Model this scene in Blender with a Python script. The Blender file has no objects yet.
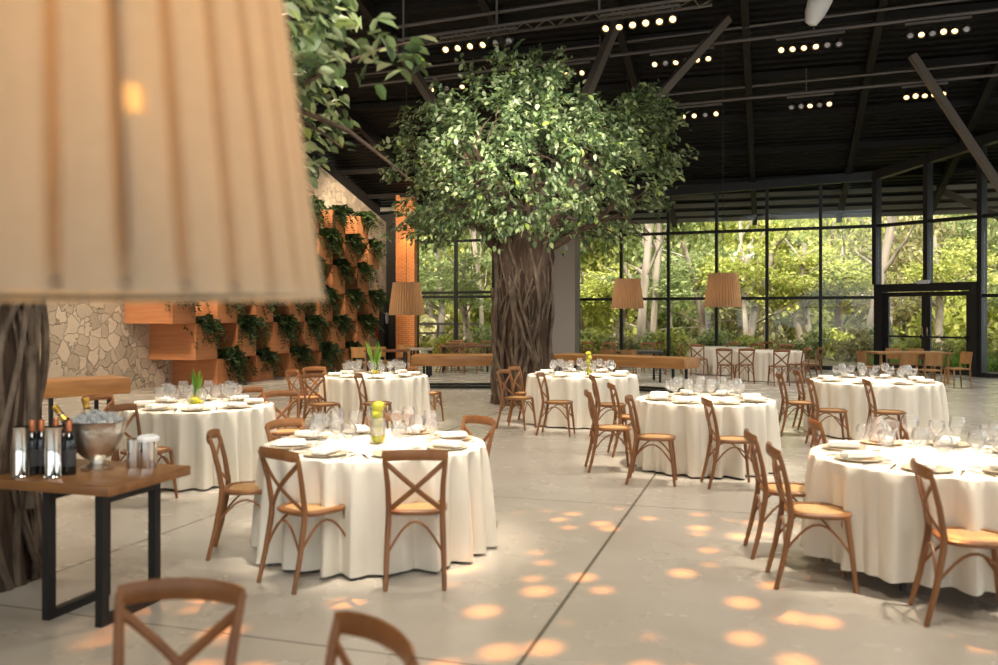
import bpy, bmesh, math, random
import numpy as np
from mathutils import Vector, Matrix
R = random.Random(7)
NR = np.random.default_rng(11)
PI = math.pi
sc = bpy.context.scene
COL = sc.collection
F, HZ, EYE = 870.0, 314.0, 1.65           # focal length (px), horizon row, eye height
def P(x, y, t): return Vector(((x-499)/F*t, t, EYE-(y-HZ)/F*t))
TH = math.atan2(271, 870)
AV = Vector((math.sin(TH), math.cos(TH), 0)); BV = Vector((math.cos(TH), -math.sin(TH), 0))
def AB(s, b, z=0): return AV*s + BV*b + Vector((0, 0, z))
def roof_z(x, y): return 13.445 - .27*(AV.x*x + AV.y*y)

# ------------------------------------------------------------------ materials
def srgb(r, g, b):
    f = lambda c: c/12.92 if c <= .04045 else ((c+.055)/1.055)**2.4
    return (f(r/255), f(g/255), f(b/255), 1)
def newmat(name):
    m = bpy.data.materials.new(name); m.use_nodes = True
    nt = m.node_tree; nt.nodes.clear()
    out = nt.nodes.new('ShaderNodeOutputMaterial')
    return m, nt, out
def N(nt, typ, **kw):
    n = nt.nodes.new(typ)
    for k, v in kw.items():
        if k in n.inputs: n.inputs[k].default_value = v
        else: setattr(n, k, v)
    return n
def pbr(name, col, rough=.5, metal=0, spec=.5, noise=None, bump=None, coat=0):
    """noise=(scale xyz, colour2, lo, hi) ; bump=(scale, strength)"""
    m, nt, out = newmat(name)
    b = N(nt, 'ShaderNodeBsdfPrincipled', Roughness=rough, Metallic=metal)
    b.inputs['Base Color'].default_value = col
    b.inputs['Specular IOR Level'].default_value = spec
    b.inputs['Coat Weight'].default_value = coat
    nt.links.new(b.outputs[0], out.inputs[0])
    tc = N(nt, 'ShaderNodeTexCoord')
    if noise:
        mp = N(nt, 'ShaderNodeMapping'); mp.inputs['Scale'].default_value = noise[0]
        nt.links.new(tc.outputs['Object'], mp.inputs[0])
        n = N(nt, 'ShaderNodeTexNoise', Scale=1.0, Detail=5.0)
        nt.links.new(mp.outputs[0], n.inputs['Vector'])
        r = N(nt, 'ShaderNodeValToRGB')
        r.color_ramp.elements[0].position = noise[2]; r.color_ramp.elements[1].position = noise[3]
        r.color_ramp.elements[0].color = col; r.color_ramp.elements[1].color = noise[1]
        nt.links.new(n.outputs[0], r.inputs[0]); nt.links.new(r.outputs[0], b.inputs['Base Color'])
    if bump:
        n = N(nt, 'ShaderNodeTexNoise', Scale=bump[0], Detail=4.0)
        nt.links.new(tc.outputs['Object'], n.inputs['Vector'])
        bp = N(nt, 'ShaderNodeBump', Strength=bump[1], Distance=.02)
        nt.links.new(n.outputs[0], bp.inputs['Height']); nt.links.new(bp.outputs[0], b.inputs['Normal'])
    return m
def emit(name, col, s):
    m, nt, out = newmat(name)
    e = N(nt, 'ShaderNodeEmission', Strength=s); e.inputs[0].default_value = col
    nt.links.new(e.outputs[0], out.inputs[0]); return m
def leafmat(name, cols, trans=.3, rough=.45):
    m, nt, out = newmat(name)
    g = N(nt, 'ShaderNodeNewGeometry'); r = N(nt, 'ShaderNodeValToRGB')
    el = r.color_ramp.elements
    while len(el) < len(cols): el.new(.5)
    for i, (p, c) in enumerate(cols): el[i].position = p; el[i].color = c
    nt.links.new(g.outputs['Random Per Island'], r.inputs[0])
    b = N(nt, 'ShaderNodeBsdfPrincipled', Roughness=rough)
    t = N(nt, 'ShaderNodeBsdfTranslucent'); mx = N(nt, 'ShaderNodeMixShader', Fac=trans)
    nt.links.new(r.outputs[0], b.inputs['Base Color']); nt.links.new(r.outputs[0], t.inputs[0])
    nt.links.new(b.outputs[0], mx.inputs[1]); nt.links.new(t.outputs[0], mx.inputs[2])
    nt.links.new(mx.outputs[0], out.inputs[0]); return m
def glassmat(name, tint, refl=1.0, ior=1.45, rough=.0, milk=0):
    m, nt, out = newmat(name)
    fr = N(nt, 'ShaderNodeFresnel', IOR=ior)
    mu = N(nt, 'ShaderNodeMath', operation='MULTIPLY'); mu.inputs[1].default_value = refl
    t = N(nt, 'ShaderNodeBsdfTransparent'); t.inputs[0].default_value = tint
    gl = N(nt, 'ShaderNodeBsdfGlossy', Roughness=rough)
    mx = N(nt, 'ShaderNodeMixShader')
    nt.links.new(fr.outputs[0], mu.inputs[0]); nt.links.new(mu.outputs[0], mx.inputs[0])
    src = t.outputs[0]
    if milk:                                             # white mixed into the colour: bright reflections on glassware, cloudiness in ice
        df = N(nt, 'ShaderNodeBsdfDiffuse'); df.inputs[0].default_value = (.9, .9, .9, 1); tr = N(nt, 'ShaderNodeBsdfTranslucent'); tr.inputs[0].default_value = (.9, .9, .9, 1)
        a1 = N(nt, 'ShaderNodeMixShader', Fac=.5); nt.links.new(df.outputs[0], a1.inputs[1]); nt.links.new(tr.outputs[0], a1.inputs[2])
        a2 = N(nt, 'ShaderNodeMixShader', Fac=milk); nt.links.new(t.outputs[0], a2.inputs[1]); nt.links.new(a1.outputs[0], a2.inputs[2]); src = a2.outputs[0]
    nt.links.new(src, mx.inputs[1]); nt.links.new(gl.outputs[0], mx.inputs[2])
    nt.links.new(mx.outputs[0], out.inputs[0]); return m

def floor_material():
    m, nt, out = newmat('polished_concrete')
    L = nt.links.new
    tc = N(nt, 'ShaderNodeTexCoord')
    n1 = N(nt, 'ShaderNodeTexNoise', Scale=.7, Detail=6.0, Roughness=.6); L(tc.outputs['Object'], n1.inputs['Vector'])
    r = N(nt, 'ShaderNodeValToRGB')
    r.color_ramp.elements[0].position = .33; r.color_ramp.elements[1].position = .68
    r.color_ramp.elements[0].color = srgb(180, 172, 160); r.color_ramp.elements[1].color = srgb(194, 187, 176)
    L(n1.outputs[0], r.inputs[0])
    sx = N(nt, 'ShaderNodeSeparateXYZ'); L(tc.outputs['Object'], sx.inputs[0])   # floor object is turned: x = b, y = s
    def joint(sock, off, pitch):
        a = N(nt, 'ShaderNodeMath', operation='SUBTRACT'); L(sock, a.inputs[0]); a.inputs[1].default_value = off - pitch*100.5
        d = N(nt, 'ShaderNodeMath', operation='MODULO'); L(a.outputs[0], d.inputs[0]); d.inputs[1].default_value = pitch
        s = N(nt, 'ShaderNodeMath', operation='SUBTRACT'); L(d.outputs[0], s.inputs[0]); s.inputs[1].default_value = pitch/2
        ab = N(nt, 'ShaderNodeMath', operation='ABSOLUTE'); L(s.outputs[0], ab.inputs[0])
        return ab.outputs[0]
    j1 = joint(sx.outputs[0], -1.128, 3.23); j2 = joint(sx.outputs[1], 3.87, 3.63)
    mn = N(nt, 'ShaderNodeMath', operation='MULTIPLY'); L(j2, mn.inputs[0]); mn.inputs[1].default_value = 1.8
    mi = N(nt, 'ShaderNodeMath', operation='MINIMUM'); L(j1, mi.inputs[0]); L(mn.outputs[0], mi.inputs[1])
    mr = N(nt, 'ShaderNodeMapRange'); mr.inputs['From Min'].default_value = .006; mr.inputs['From Max'].default_value = .016
    L(mi.outputs[0], mr.inputs['Value'])
    mx = N(nt, 'ShaderNodeMixRGB'); L(mr.outputs[0], mx.inputs[0])
    mx.inputs[1].default_value = srgb(104, 97, 88); L(r.outputs[0], mx.inputs[2])
    n2 = N(nt, 'ShaderNodeTexNoise', Scale=2.2, Detail=4.0); L(tc.outputs['Object'], n2.inputs['Vector'])
    rr = N(nt, 'ShaderNodeMapRange'); rr.inputs['To Min'].default_value = .16; rr.inputs['To Max'].default_value = .36
    L(n2.outputs[0], rr.inputs['Value'])
    b = N(nt, 'ShaderNodeBsdfPrincipled'); L(mx.outputs[0], b.inputs['Base Color']); L(rr.outputs[0], b.inputs['Roughness'])
    L(b.outputs[0], out.inputs[0]); return m
def stone_material():
    m, nt, out = newmat('crazy_paving_stone')
    L = nt.links.new
    tc = N(nt, 'ShaderNodeTexCoord')
    nz = N(nt, 'ShaderNodeTexNoise', Scale=3.0, Detail=3.0); L(tc.outputs['Object'], nz.inputs['Vector'])
    ad = N(nt, 'ShaderNodeMixRGB', blend_type='ADD', Fac=.4); L(tc.outputs['Object'], ad.inputs[1]); L(nz.outputs['Color'], ad.inputs[2])
    v = N(nt, 'ShaderNodeTexVoronoi', Scale=3.5, feature='DISTANCE_TO_EDGE'); L(ad.outputs[0], v.inputs['Vector'])
    c = N(nt, 'ShaderNodeTexVoronoi', Scale=3.5); L(ad.outputs[0], c.inputs['Vector'])
    sp = N(nt, 'ShaderNodeSeparateColor'); L(c.outputs['Color'], sp.inputs[0])
    r = N(nt, 'ShaderNodeValToRGB')
    r.color_ramp.elements[0].color = srgb(172, 155, 134); r.color_ramp.elements[1].color = srgb(208, 190, 168)
    L(sp.outputs[0], r.inputs[0])
    mr = N(nt, 'ShaderNodeMapRange'); mr.inputs['From Min'].default_value = .0; mr.inputs['From Max'].default_value = .035
    L(v.outputs['Distance'], mr.inputs['Value'])
    mx = N(nt, 'ShaderNodeMixRGB'); L(mr.outputs[0], mx.inputs[0]); mx.inputs[1].default_value = srgb(166, 149, 128); L(r.outputs[0], mx.inputs[2])
    n3 = N(nt, 'ShaderNodeTexNoise', Scale=14.0, Detail=5.0); L(tc.outputs['Object'], n3.inputs['Vector'])
    ah = N(nt, 'ShaderNodeMath', operation='MULTIPLY_ADD'); L(n3.outputs[0], ah.inputs[0]); ah.inputs[1].default_value = .5; L(mr.outputs[0], ah.inputs[2])
    bp = N(nt, 'ShaderNodeBump', Strength=.8, Distance=.05); L(ah.outputs[0], bp.inputs['Height'])
    b = N(nt, 'ShaderNodeBsdfPrincipled', Roughness=.85); L(mx.outputs[0], b.inputs['Base Color']); L(bp.outputs[0], b.inputs['Normal'])
    L(b.outputs[0], out.inputs[0]); return m
def brick_material(name, c1, c2, mortar, scale, bw, rh, ms=.012):
    m, nt, out = newmat(name); L = nt.links.new
    tc = N(nt, 'ShaderNodeTexCoord'); sx = N(nt, 'ShaderNodeSeparateXYZ'); L(tc.outputs['Object'], sx.inputs[0])
    a = N(nt, 'ShaderNodeMath', operation='ADD'); L(sx.outputs[0], a.inputs[0]); L(sx.outputs[1], a.inputs[1])
    cb = N(nt, 'ShaderNodeCombineXYZ'); L(a.outputs[0], cb.inputs[0]); L(sx.outputs[2], cb.inputs[1])
    t = N(nt, 'ShaderNodeTexBrick', Scale=scale); L(cb.outputs[0], t.inputs['Vector'])
    t.inputs['Color1'].default_value = c1; t.inputs['Color2'].default_value = c2; t.inputs['Mortar'].default_value = mortar
    t.inputs['Mortar Size'].default_value = ms; t.inputs['Brick Width'].default_value = bw; t.inputs['Row Height'].default_value = rh
    b = N(nt, 'ShaderNodeBsdfPrincipled', Roughness=.75); L(t.outputs[0], b.inputs['Base Color'])
    bp = N(nt, 'ShaderNodeBump', Strength=.4, Distance=.02); L(t.outputs['Fac'], bp.inputs['Height']); bp.invert = True
    L(bp.outputs[0], b.inputs['Normal']); L(b.outputs[0], out.inputs[0]); return m
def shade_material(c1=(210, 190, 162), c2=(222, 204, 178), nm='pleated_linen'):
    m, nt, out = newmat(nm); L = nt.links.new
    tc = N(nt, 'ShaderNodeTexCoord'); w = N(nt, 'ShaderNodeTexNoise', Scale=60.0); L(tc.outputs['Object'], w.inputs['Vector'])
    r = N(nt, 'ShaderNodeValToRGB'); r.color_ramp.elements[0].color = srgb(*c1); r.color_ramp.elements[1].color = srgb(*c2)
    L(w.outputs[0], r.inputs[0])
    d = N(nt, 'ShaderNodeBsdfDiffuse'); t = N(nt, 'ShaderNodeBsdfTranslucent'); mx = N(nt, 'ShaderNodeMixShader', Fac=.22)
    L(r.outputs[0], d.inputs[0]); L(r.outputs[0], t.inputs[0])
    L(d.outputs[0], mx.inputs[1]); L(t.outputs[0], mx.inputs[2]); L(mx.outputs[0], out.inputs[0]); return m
def roof_material():
    m, nt, out = newmat('corrugated_black_deck'); L = nt.links.new
    tc = N(nt, 'ShaderNodeTexCoord')
    w = N(nt, 'ShaderNodeTexWave', Scale=1.3, bands_direction='Y'); L(tc.outputs['Object'], w.inputs['Vector'])
    bp = N(nt, 'ShaderNodeBump', Strength=1.0, Distance=.06); L(w.outputs['Fac'], bp.inputs['Height'])
    b = N(nt, 'ShaderNodeBsdfPrincipled', Roughness=.6); b.inputs['Base Color'].default_value = srgb(18, 17, 15)
    b.inputs['Specular IOR Level'].default_value = .2
    L(bp.outputs[0], b.inputs['Normal']); L(b.outputs[0], out.inputs[0]); return m

M = {}
M['floor'] = floor_material(); M['stone'] = stone_material(); M['roof'] = roof_material(); M['shade'] = shade_material()
M['brick'] = brick_material('orange_brick', srgb(206, 134, 74), srgb(192, 120, 64), srgb(150, 96, 58), 1.0, .24, .07)
M['planter'] = pbr('orange_planter_board', srgb(194, 130, 84), .6, noise=((1.2, 1.2, 14), srgb(178, 114, 70), .35, .7))
M['chair'] = pbr('stained_beech', srgb(146, 98, 56), .38, noise=((9, 9, 2), srgb(122, 78, 44), .35, .7))
M['cane'] = pbr('woven_cane', srgb(206, 166, 116), .6, noise=((90, 90, 90), srgb(186, 144, 94), .4, .6))
M['panelchair'] = pbr('honey_ash', srgb(174, 130, 80), .45, noise=((8, 8, 2), srgb(150, 108, 62), .35, .7))
M['darkchair'] = pbr('walnut_stain', srgb(112, 68, 38), .4, noise=((9, 9, 2), srgb(90, 54, 30), .35, .7))
M['slab'] = pbr('thick_oak_slab', srgb(192, 138, 80), .4, noise=((1.2, 9, 9), srgb(150, 98, 50), .32, .72))
M['console'] = pbr('console_oak', srgb(150, 104, 60), .32, noise=((2, 14, 14), srgb(122, 80, 44), .3, .7))
M['cloth'] = pbr('cream_linen', srgb(228, 220, 205), .85, spec=.15, bump=(220, .08))
M['napkin'] = pbr('white_napkin', srgb(246, 244, 240), .85, spec=.15)
M['plate'] = pbr('stoneware_charger', srgb(196, 182, 160), .35)
M['steel'] = pbr('cutlery_steel', srgb(210, 205, 198), .18, 1)
M['chrome'] = pbr('chrome', srgb(226, 222, 216), .07, 1)
M['hammered'] = pbr('hammered_silver', srgb(236, 230, 220), .34, 1, bump=(26, .35))
M['black_metal'] = pbr('black_steel', srgb(30, 28, 28), .45, spec=.4)
M['frame'] = pbr('dark_window_frame', srgb(30, 31, 31), .45, spec=.4)
M['strut'] = pbr('brown_grey_steel', srgb(104, 94, 84), .45)
M['rail'] = pbr('grey_tube_steel', srgb(104, 97, 94), .4)
M['rafter'] = pbr('painted_rafter', srgb(34, 31, 28), .6, spec=.2)
M['purlin'] = pbr('galvanised_purlin', srgb(150, 142, 126), .5)
M['spot_body'] = pbr('spot_body', srgb(60, 57, 54), .4)
M['spot_off'] = pbr('unlit_lens', srgb(190, 190, 195), .15, spec=.8)
M['spot_on'] = emit('lit_lens', (1, .6, .24, 1), 3.2)
M['bulb'] = emit('lit_bulb', (1, .6, .22, 1), 14)
M['pane'] = glassmat('window_glass', (.93, .95, .94, 1), 1.0, 1.4)
M['glass'] = glassmat('wine_glass', (.995, .995, .995, 1), 0.6, 1.35, .06, .11)
M['ice'] = glassmat('cloudy_ice', (.97, .97, .97, 1), .8, 1.31, .1, .5)
M['vase'] = glassmat('vase_glass', (.98, .99, .97, 1), .6, 1.3, .05, .02)
M['bark'] = pbr('brown_bark', srgb(88, 66, 48), .85, noise=((16, 16, 2.5), srgb(52, 38, 28), .35, .65), bump=(12, 1.0))
M['vine'] = pbr('grey_vine_bark', srgb(118, 100, 82), .7, noise=((12, 12, 5), srgb(72, 56, 43), .35, .65), bump=(30, .5))
M['leaf'] = leafmat('ficus_leaf', [(0, srgb(58, 76, 46)), (.35, srgb(92, 114, 68)), (.7, srgb(138, 156, 106)), (.9, srgb(192, 200, 160)), (1, srgb(158, 176, 66))], .3, .36)
M['fern'] = leafmat('fern_leaf', [(0, srgb(24, 42, 18)), (.6, srgb(44, 66, 26)), (1, srgb(76, 94, 36))], .2, .5)
M['blade'] = leafmat('blade_leaf', [(0, srgb(90, 140, 40)), (1, srgb(150, 182, 60))], .3, .4)
M['lemon'] = pbr('lemon_skin', srgb(206, 188, 30), .4, noise=((9, 9, 9), srgb(168, 168, 30), .4, .65), bump=(60, .2))
M['bottle'] = pbr('dark_bottle_glass', srgb(14, 18, 20), .08, spec=.7, coat=.4)
M['capsule'] = pbr('copper_capsule', srgb(196, 118, 78), .35, .6)
M['gold'] = pbr('gold_foil', srgb(214, 168, 74), .3, .9)
M['label_paper'] = pbr('dark_label', srgb(64, 62, 64), .6)
M['red'] = pbr('extinguisher_red', srgb(176, 30, 34), .35)
M['dark_wall'] = pbr('dark_wall_paint', srgb(38, 35, 32), .8)
M['door_grey'] = pbr('door_grey', srgb(76, 76, 80), .6)
M['door_dark'] = pbr('door_charcoal', srgb(42, 42, 46), .6)
M['grey_wall'] = pbr('grey_plaster', srgb(168, 160, 150), .8, bump=(4, .1))
M['white'] = pbr('white_plastic', srgb(214, 214, 216), .35)
M['deck'] = pbr('deck_boards', srgb(116, 102, 92), .8)
M['soil'] = pbr('potting_soil', srgb(40, 30, 22), .95)
M['ground'] = pbr('woodland_ground', srgb(112, 112, 62), .95, noise=((.5, .5, .5), srgb(120, 98, 70), .4, .65))
M['pale_bark'] = pbr('pale_bark', srgb(176, 160, 142), .85, noise=((3, 3, .6), srgb(116, 100, 86), .4, .65), bump=(6, .5))
M['out_leaf'] = leafmat('woodland_yellow_green', [(0, srgb(128, 140, 64)), (.5, srgb(184, 188, 92)), (1, srgb(222, 216, 126))], .45, .6)
M['out_leaf_b'] = leafmat('woodland_green', [(0, srgb(108, 126, 74)), (.5, srgb(154, 166, 104)), (1, srgb(196, 200, 140))], .45, .6)
M['out_leaf_c'] = leafmat('woodland_brown_green', [(0, srgb(124, 122, 82)), (.6, srgb(172, 164, 116)), (1, srgb(208, 194, 142))], .4, .6)
M['grassy'] = leafmat('grass_blade', [(0, srgb(96, 140, 44)), (1, srgb(160, 186, 74))], .4, .6)
M['shade_far'] = shade_material((172, 138, 104), (192, 158, 122), 'pleated_linen_dimmed')  # darker copy of the linen: dimmer light on far lampshades put into the colour
M['cord'] = pbr('lamp_cord', srgb(60, 56, 52), .6)

# ------------------------------------------------------------------ mesh helpers
class MB:
    def __init__(s): s.bm = bmesh.new()
    def box(s, c, d, rot=None, bev=0):
        mt = Matrix.Translation(Vector(c))
        if rot is not None: mt = mt @ (rot.to_4x4() if hasattr(rot, 'to_4x4') else Matrix.Rotation(rot, 4, 'Z'))
        mt = mt @ Matrix.Diagonal((*d, 1))
        g = bmesh.ops.create_cube(s.bm, size=1, matrix=mt)
        if bev:
            es = list({e for v in g['verts'] for e in v.link_edges})
            bmesh.ops.bevel(s.bm, geom=es, offset=bev, segments=2, affect='EDGES', profile=.5)
        return s
    def tube(s, pts, r, n=8, flat=None, cap=True):
        """sweep a ring along pts; r a number or list; flat=(along, across): ring squashed, 'along' measured on world Z side"""
        pts = [Vector(p) for p in pts]; k = len(pts)
        rs = r if isinstance(r, (list, tuple)) else [r]*k
        rings = []; up = None
        for i, p in enumerate(pts):
            t = (pts[min(i+1, k-1)] - pts[max(i-1, 0)]).normalized()
            if up is None:
                up = Vector((0, 0, 1)) if abs(t.z) < .9 else Vector((0, 1, 0))
            x = t.cross(up)
            if x.length < 1e-5: x = t.orthogonal()
            x.normalize(); y = x.cross(t).normalized(); up = y
            fy, fx = flat if flat else (1, 1)
            rings.append([s.bm.verts.new(p + x*(math.cos(2*PI*j/n)*rs[i]*fx) + y*(math.sin(2*PI*j/n)*rs[i]*fy)) for j in range(n)])
        for a, b in zip(rings, rings[1:]):
            for j in range(n): s.bm.faces.new((a[j], a[(j+1) % n], b[(j+1) % n], b[j]))
        if cap:
            s.bm.faces.new(rings[0][::-1]); s.bm.faces.new(rings[-1])
        return s
    def lathe(s, prof, n=24, c=(0, 0, 0), fn=None, cap0=False, cap1=False):
        rings = []
        for (r, z) in prof:
            ring = []
            for j in range(n):
                a = 2*PI*j/n; rr = fn(r, z, a) if fn else r
                ring.append(s.bm.verts.new((c[0]+rr*math.cos(a), c[1]+rr*math.sin(a), c[2]+z)))
            rings.append(ring)
        for a, b in zip(rings, rings[1:]):
            for j in range(n): s.bm.faces.new((a[j], a[(j+1) % n], b[(j+1) % n], b[j]))
        if cap0: s.bm.faces.new(rings[0][::-1])
        if cap1: s.bm.faces.new(rings[-1])
        return s
    def ball(s, c, r, sub=2, sc=(1, 1, 1)):
        bmesh.ops.create_icosphere(s.bm, subdivisions=sub, radius=r, matrix=Matrix.Translation(Vector(c)) @ Matrix.Diagonal((*sc, 1)))
        return s
    def poly(s, pts, thick=None):
        vs = [s.bm.verts.new(p) for p in pts]; f = s.bm.faces.new(vs)
        if thick is not None:
            g = bmesh.ops.extrude_face_region(s.bm, geom=[f])
            bmesh.ops.translate(s.bm, vec=Vector(thick), verts=[e for e in g['geom'] if isinstance(e, bmesh.types.BMVert)])
        return s
    def build(s, name, m, parent=None, smooth=True, loc=None, rot=None):
        bmesh.ops.recalc_face_normals(s.bm, faces=s.bm.faces)
        me = bpy.data.meshes.new(name); s.bm.to_mesh(me); s.bm.free()
        me.materials.append(M[m] if isinstance(m, str) else m)
        if smooth:
            me.polygons.foreach_set('use_smooth', [True]*len(me.polygons))
            me.set_sharp_from_angle(angle=math.radians(42))
        return link(name, me, parent, loc, rot)
def link(name, me, parent=None, loc=None, rot=None):
    o = bpy.data.objects.new(name, me); COL.objects.link(o)
    if parent: o.parent = parent
    if loc is not None: o.location = loc
    if rot is not None: o.rotation_euler = (0, 0, rot)
    return o
def tag(o, label=None, cat=None, group=None, kind=None):
    for k, v in (('label', label), ('category', cat), ('group', group), ('kind', kind)):
        if v: o[k] = v
    return o
def thing(name, label, cat, loc=(0, 0, 0), rot=0, group=None):
    o = bpy.data.objects.new(name, None); COL.objects.link(o); o.empty_display_size = .1
    o.location = loc; o.rotation_euler = (0, 0, rot)
    return tag(o, label, cat, group)
def dup(o, loc=None, rot=None, label=None, group=None, parent=None):
    c = o.copy(); COL.objects.link(c)
    if parent: c.parent = parent
    if loc is not None: c.location = loc
    if rot is not None: c.rotation_euler = (0, 0, rot)
    if label: c['label'] = label
    if group: c['group'] = group
    for ch in list(o.children):
        dup(ch, parent=c)
    return c
def struct(o, label=None, cat='structure'):
    return tag(o, label, cat, None, 'structure')

def leaf_mesh(name, p, u, L, W, m, fold=.25, flip=None):
    """p (N,3) bases, u (N,3) directions, L (N,) lengths, W width ratio: folded six-point leaves"""
    n = len(p)
    u = u/np.linalg.norm(u, axis=1, keepdims=True)
    q = NR.normal(size=(n, 3)) if flip is None else flip + NR.normal(scale=.45, size=(n, 3))
    v = np.cross(q, u); v /= np.linalg.norm(v, axis=1, keepdims=True)+1e-9
    w = np.cross(u, v)
    L = L[:, None]
    A = p; T = p + u*L - w*L*.12
    s1 = p + u*L*.3; s2 = p + u*L*.68
    a1, a2 = W*.9, W
    V = np.stack([A, s1+v*L*a1+w*L*fold*W, s2+v*L*a2*.8+w*L*fold*W*.6, T, s2-v*L*a2*.8+w*L*fold*W*.6, s1-v*L*a1+w*L*fold*W], 1).reshape(-1, 3)
    i = np.arange(n)[:, None]*6
    Fc = np.concatenate([i+np.array([[0, 1, 2, 3]]), i+np.array([[0, 3, 4, 5]])], 1).reshape(-1, 4)
    me = bpy.data.meshes.new(name)
    me.vertices.add(len(V)); me.vertices.foreach_set('co', V.astype('f').ravel())
    me.loops.add(Fc.size); me.loops.foreach_set('vertex_index', Fc.astype('i').ravel())
    me.polygons.add(len(Fc)); me.polygons.foreach_set('loop_start', np.arange(0, Fc.size, 4, dtype='i'))
    me.update(calc_edges=True); me.validate()
    me.materials.append(M[m]); return me

# ------------------------------------------------------------------ camera and render look
cam = bpy.data.cameras.new('camera'); cam.sensor_width = 36; cam.lens = F*36/998; cam.shift_y = -18.5/998
cam.clip_start = .05; cam.clip_end = 400
cam.dof.use_dof = True; cam.dof.focus_distance = 15; cam.dof.aperture_fstop = 1.75
co = bpy.data.objects.new('camera', cam); COL.objects.link(co); co.location = (0, 0, EYE); co.rotation_euler = (PI/2, 0, 0)
sc.camera = co
sc.view_settings.view_transform = 'Standard'; sc.view_settings.look = 'None'; sc.view_settings.gamma = 1
sc.view_settings.exposure = 0.27

# ------------------------------------------------------------------ room shell
K0 = Vector((-3.75, 31.4, 0)); K1 = Vector((10.95, 25.22, 0)); K2 = Vector((16.05, 17.8, 0)); K3 = Vector((20.5, -10, 0)); K4 = Vector((-16.7, -10, 0))
fl = MB().box((0, 10, -.1), (60, 56, .2)).build('floor', 'floor', smooth=False, rot=-TH)
struct(fl, 'pale polished concrete floor with saw-cut joints', 'floor')
g = MB().box((5, 60, -.22), (160, 150, .2)).build('ground', 'ground', smooth=False)
struct(g, 'leaf-strewn woodland ground outside the glass walls', 'ground')
# keep the concrete to the hall: an outside strip of ground lies over it beyond the glass
def out_ground(a, b):
    d = (b-a).normalized(); n = Vector((-d.y, d.x, 0)); n = n if n.dot(a-Vector((0, 10, 0))) > 0 else -n
    return [a+n*.2-d*.2, b+n*.2+d*.2, b+n*14+d*9, a+n*14-d*3]
for a, b in ((K0, K1), (K1, K2), (K2, K3)):
    q = [v + Vector((0, 0, .012)) for v in out_ground(a, b)]
    struct(MB().poly(q, (0, 0, -.01)).build('ground', 'ground', smooth=False), 'woodland soil along the outside of the glass', 'ground')

def stone_x(t): return -13.88 + .3115*t
def wall_poly(name, pts, m, thick, label, cat='wall'):
    return struct(MB().poly(pts, thick).build(name, m, smooth=False), label, cat)
t1 = 31.6
top = lambda t: 6.3 + (27.8-t)*.27
nb = -BV*.3
pts = [Vector((stone_x(-10), -10, 0)), Vector((stone_x(t1), t1, 0)), Vector((stone_x(t1), t1, top(t1)-.35)), Vector((stone_x(14), 14, top(14)-.35)), Vector((stone_x(-10), -10, top(14)-.35))]
wall_poly('wall_left', pts, 'stone', nb, 'sand-coloured crazy-paving stone wall behind the planters')
pts = [Vector((stone_x(-10), -10, 0)), Vector((stone_x(t1), t1, 0)), Vector((stone_x(t1), t1, roof_z(stone_x(t1), t1))), Vector((stone_x(12), 12, 10.4)), Vector((stone_x(-10), -10, 10.4))]
wall_poly('wall_left', [p-BV*.31 for p in pts], 'dark_wall', nb*.5, 'dark wall panel above the stone wall up to the roof')

# roof: sloping black deck to the overhang, flat part towards the camera side
def roof_pt(s, b): 
    v = AB(s, b); v.z = 13.445-.27*s; return v
rf = MB().poly([Vector((-24, 12, 13.445-.27*12)), Vector((26, 12, 13.445-.27*12)), Vector((26, 31.3, 13.445-.27*31.3)), Vector((-24, 31.3, 13.445-.27*31.3))], (0, 0, .12)).build('ceiling', 'roof', smooth=False, rot=-TH)
struct(rf, 'black corrugated sloping roof deck', 'ceiling')
rf2 = MB().poly([Vector((-24, -22, 10.2)), Vector((26, -22, 10.2)), Vector((26, 12.02, 10.2)), Vector((-24, 12.02, 10.2))], (0, 0, .12)).build('ceiling', 'roof', smooth=False, rot=-TH)
struct(rf2, 'flat black roof deck over the near half of the hall', 'ceiling')
for k in range(-4, 8):
    b = -.5 + 2.7*k
    m = MB(); a_, c_ = roof_pt(12, b), roof_pt(31.2, b)
    mid = (a_+c_)/2 - Vector((0, 0, .17)); d = c_-a_
    rot = Matrix.Rotation(-TH, 3, 'Z') @ Matrix.Rotation(math.atan2(d.z, math.hypot(d.x, d.y)), 3, 'X')
    m.box(mid, (.16, d.length, .3), rot)
    struct(m.build('beam', 'rafter', smooth=False), 'dark sloping steel rafter under the black roof', 'beam')
for k, s in enumerate([14, 16, 18, 20, 22, 24, 26, 28]):
    c_ = roof_pt(s, 1); c_.z -= .09
    struct(MB().box(c_, (50, .07, .16), -TH).build('beam', 'rafter', smooth=False), 'dark purlin under the black roof', 'beam')
for k, s in enumerate([29.2, 29.9, 30.6, 31.2]):
    c_ = roof_pt(s, 4); c_.z -= .08
    struct(MB().box(c_, (40, .08, .14), -TH).build('beam', 'purlin', smooth=False), 'pale purlin under the overhang outside the glass', 'beam')

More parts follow.
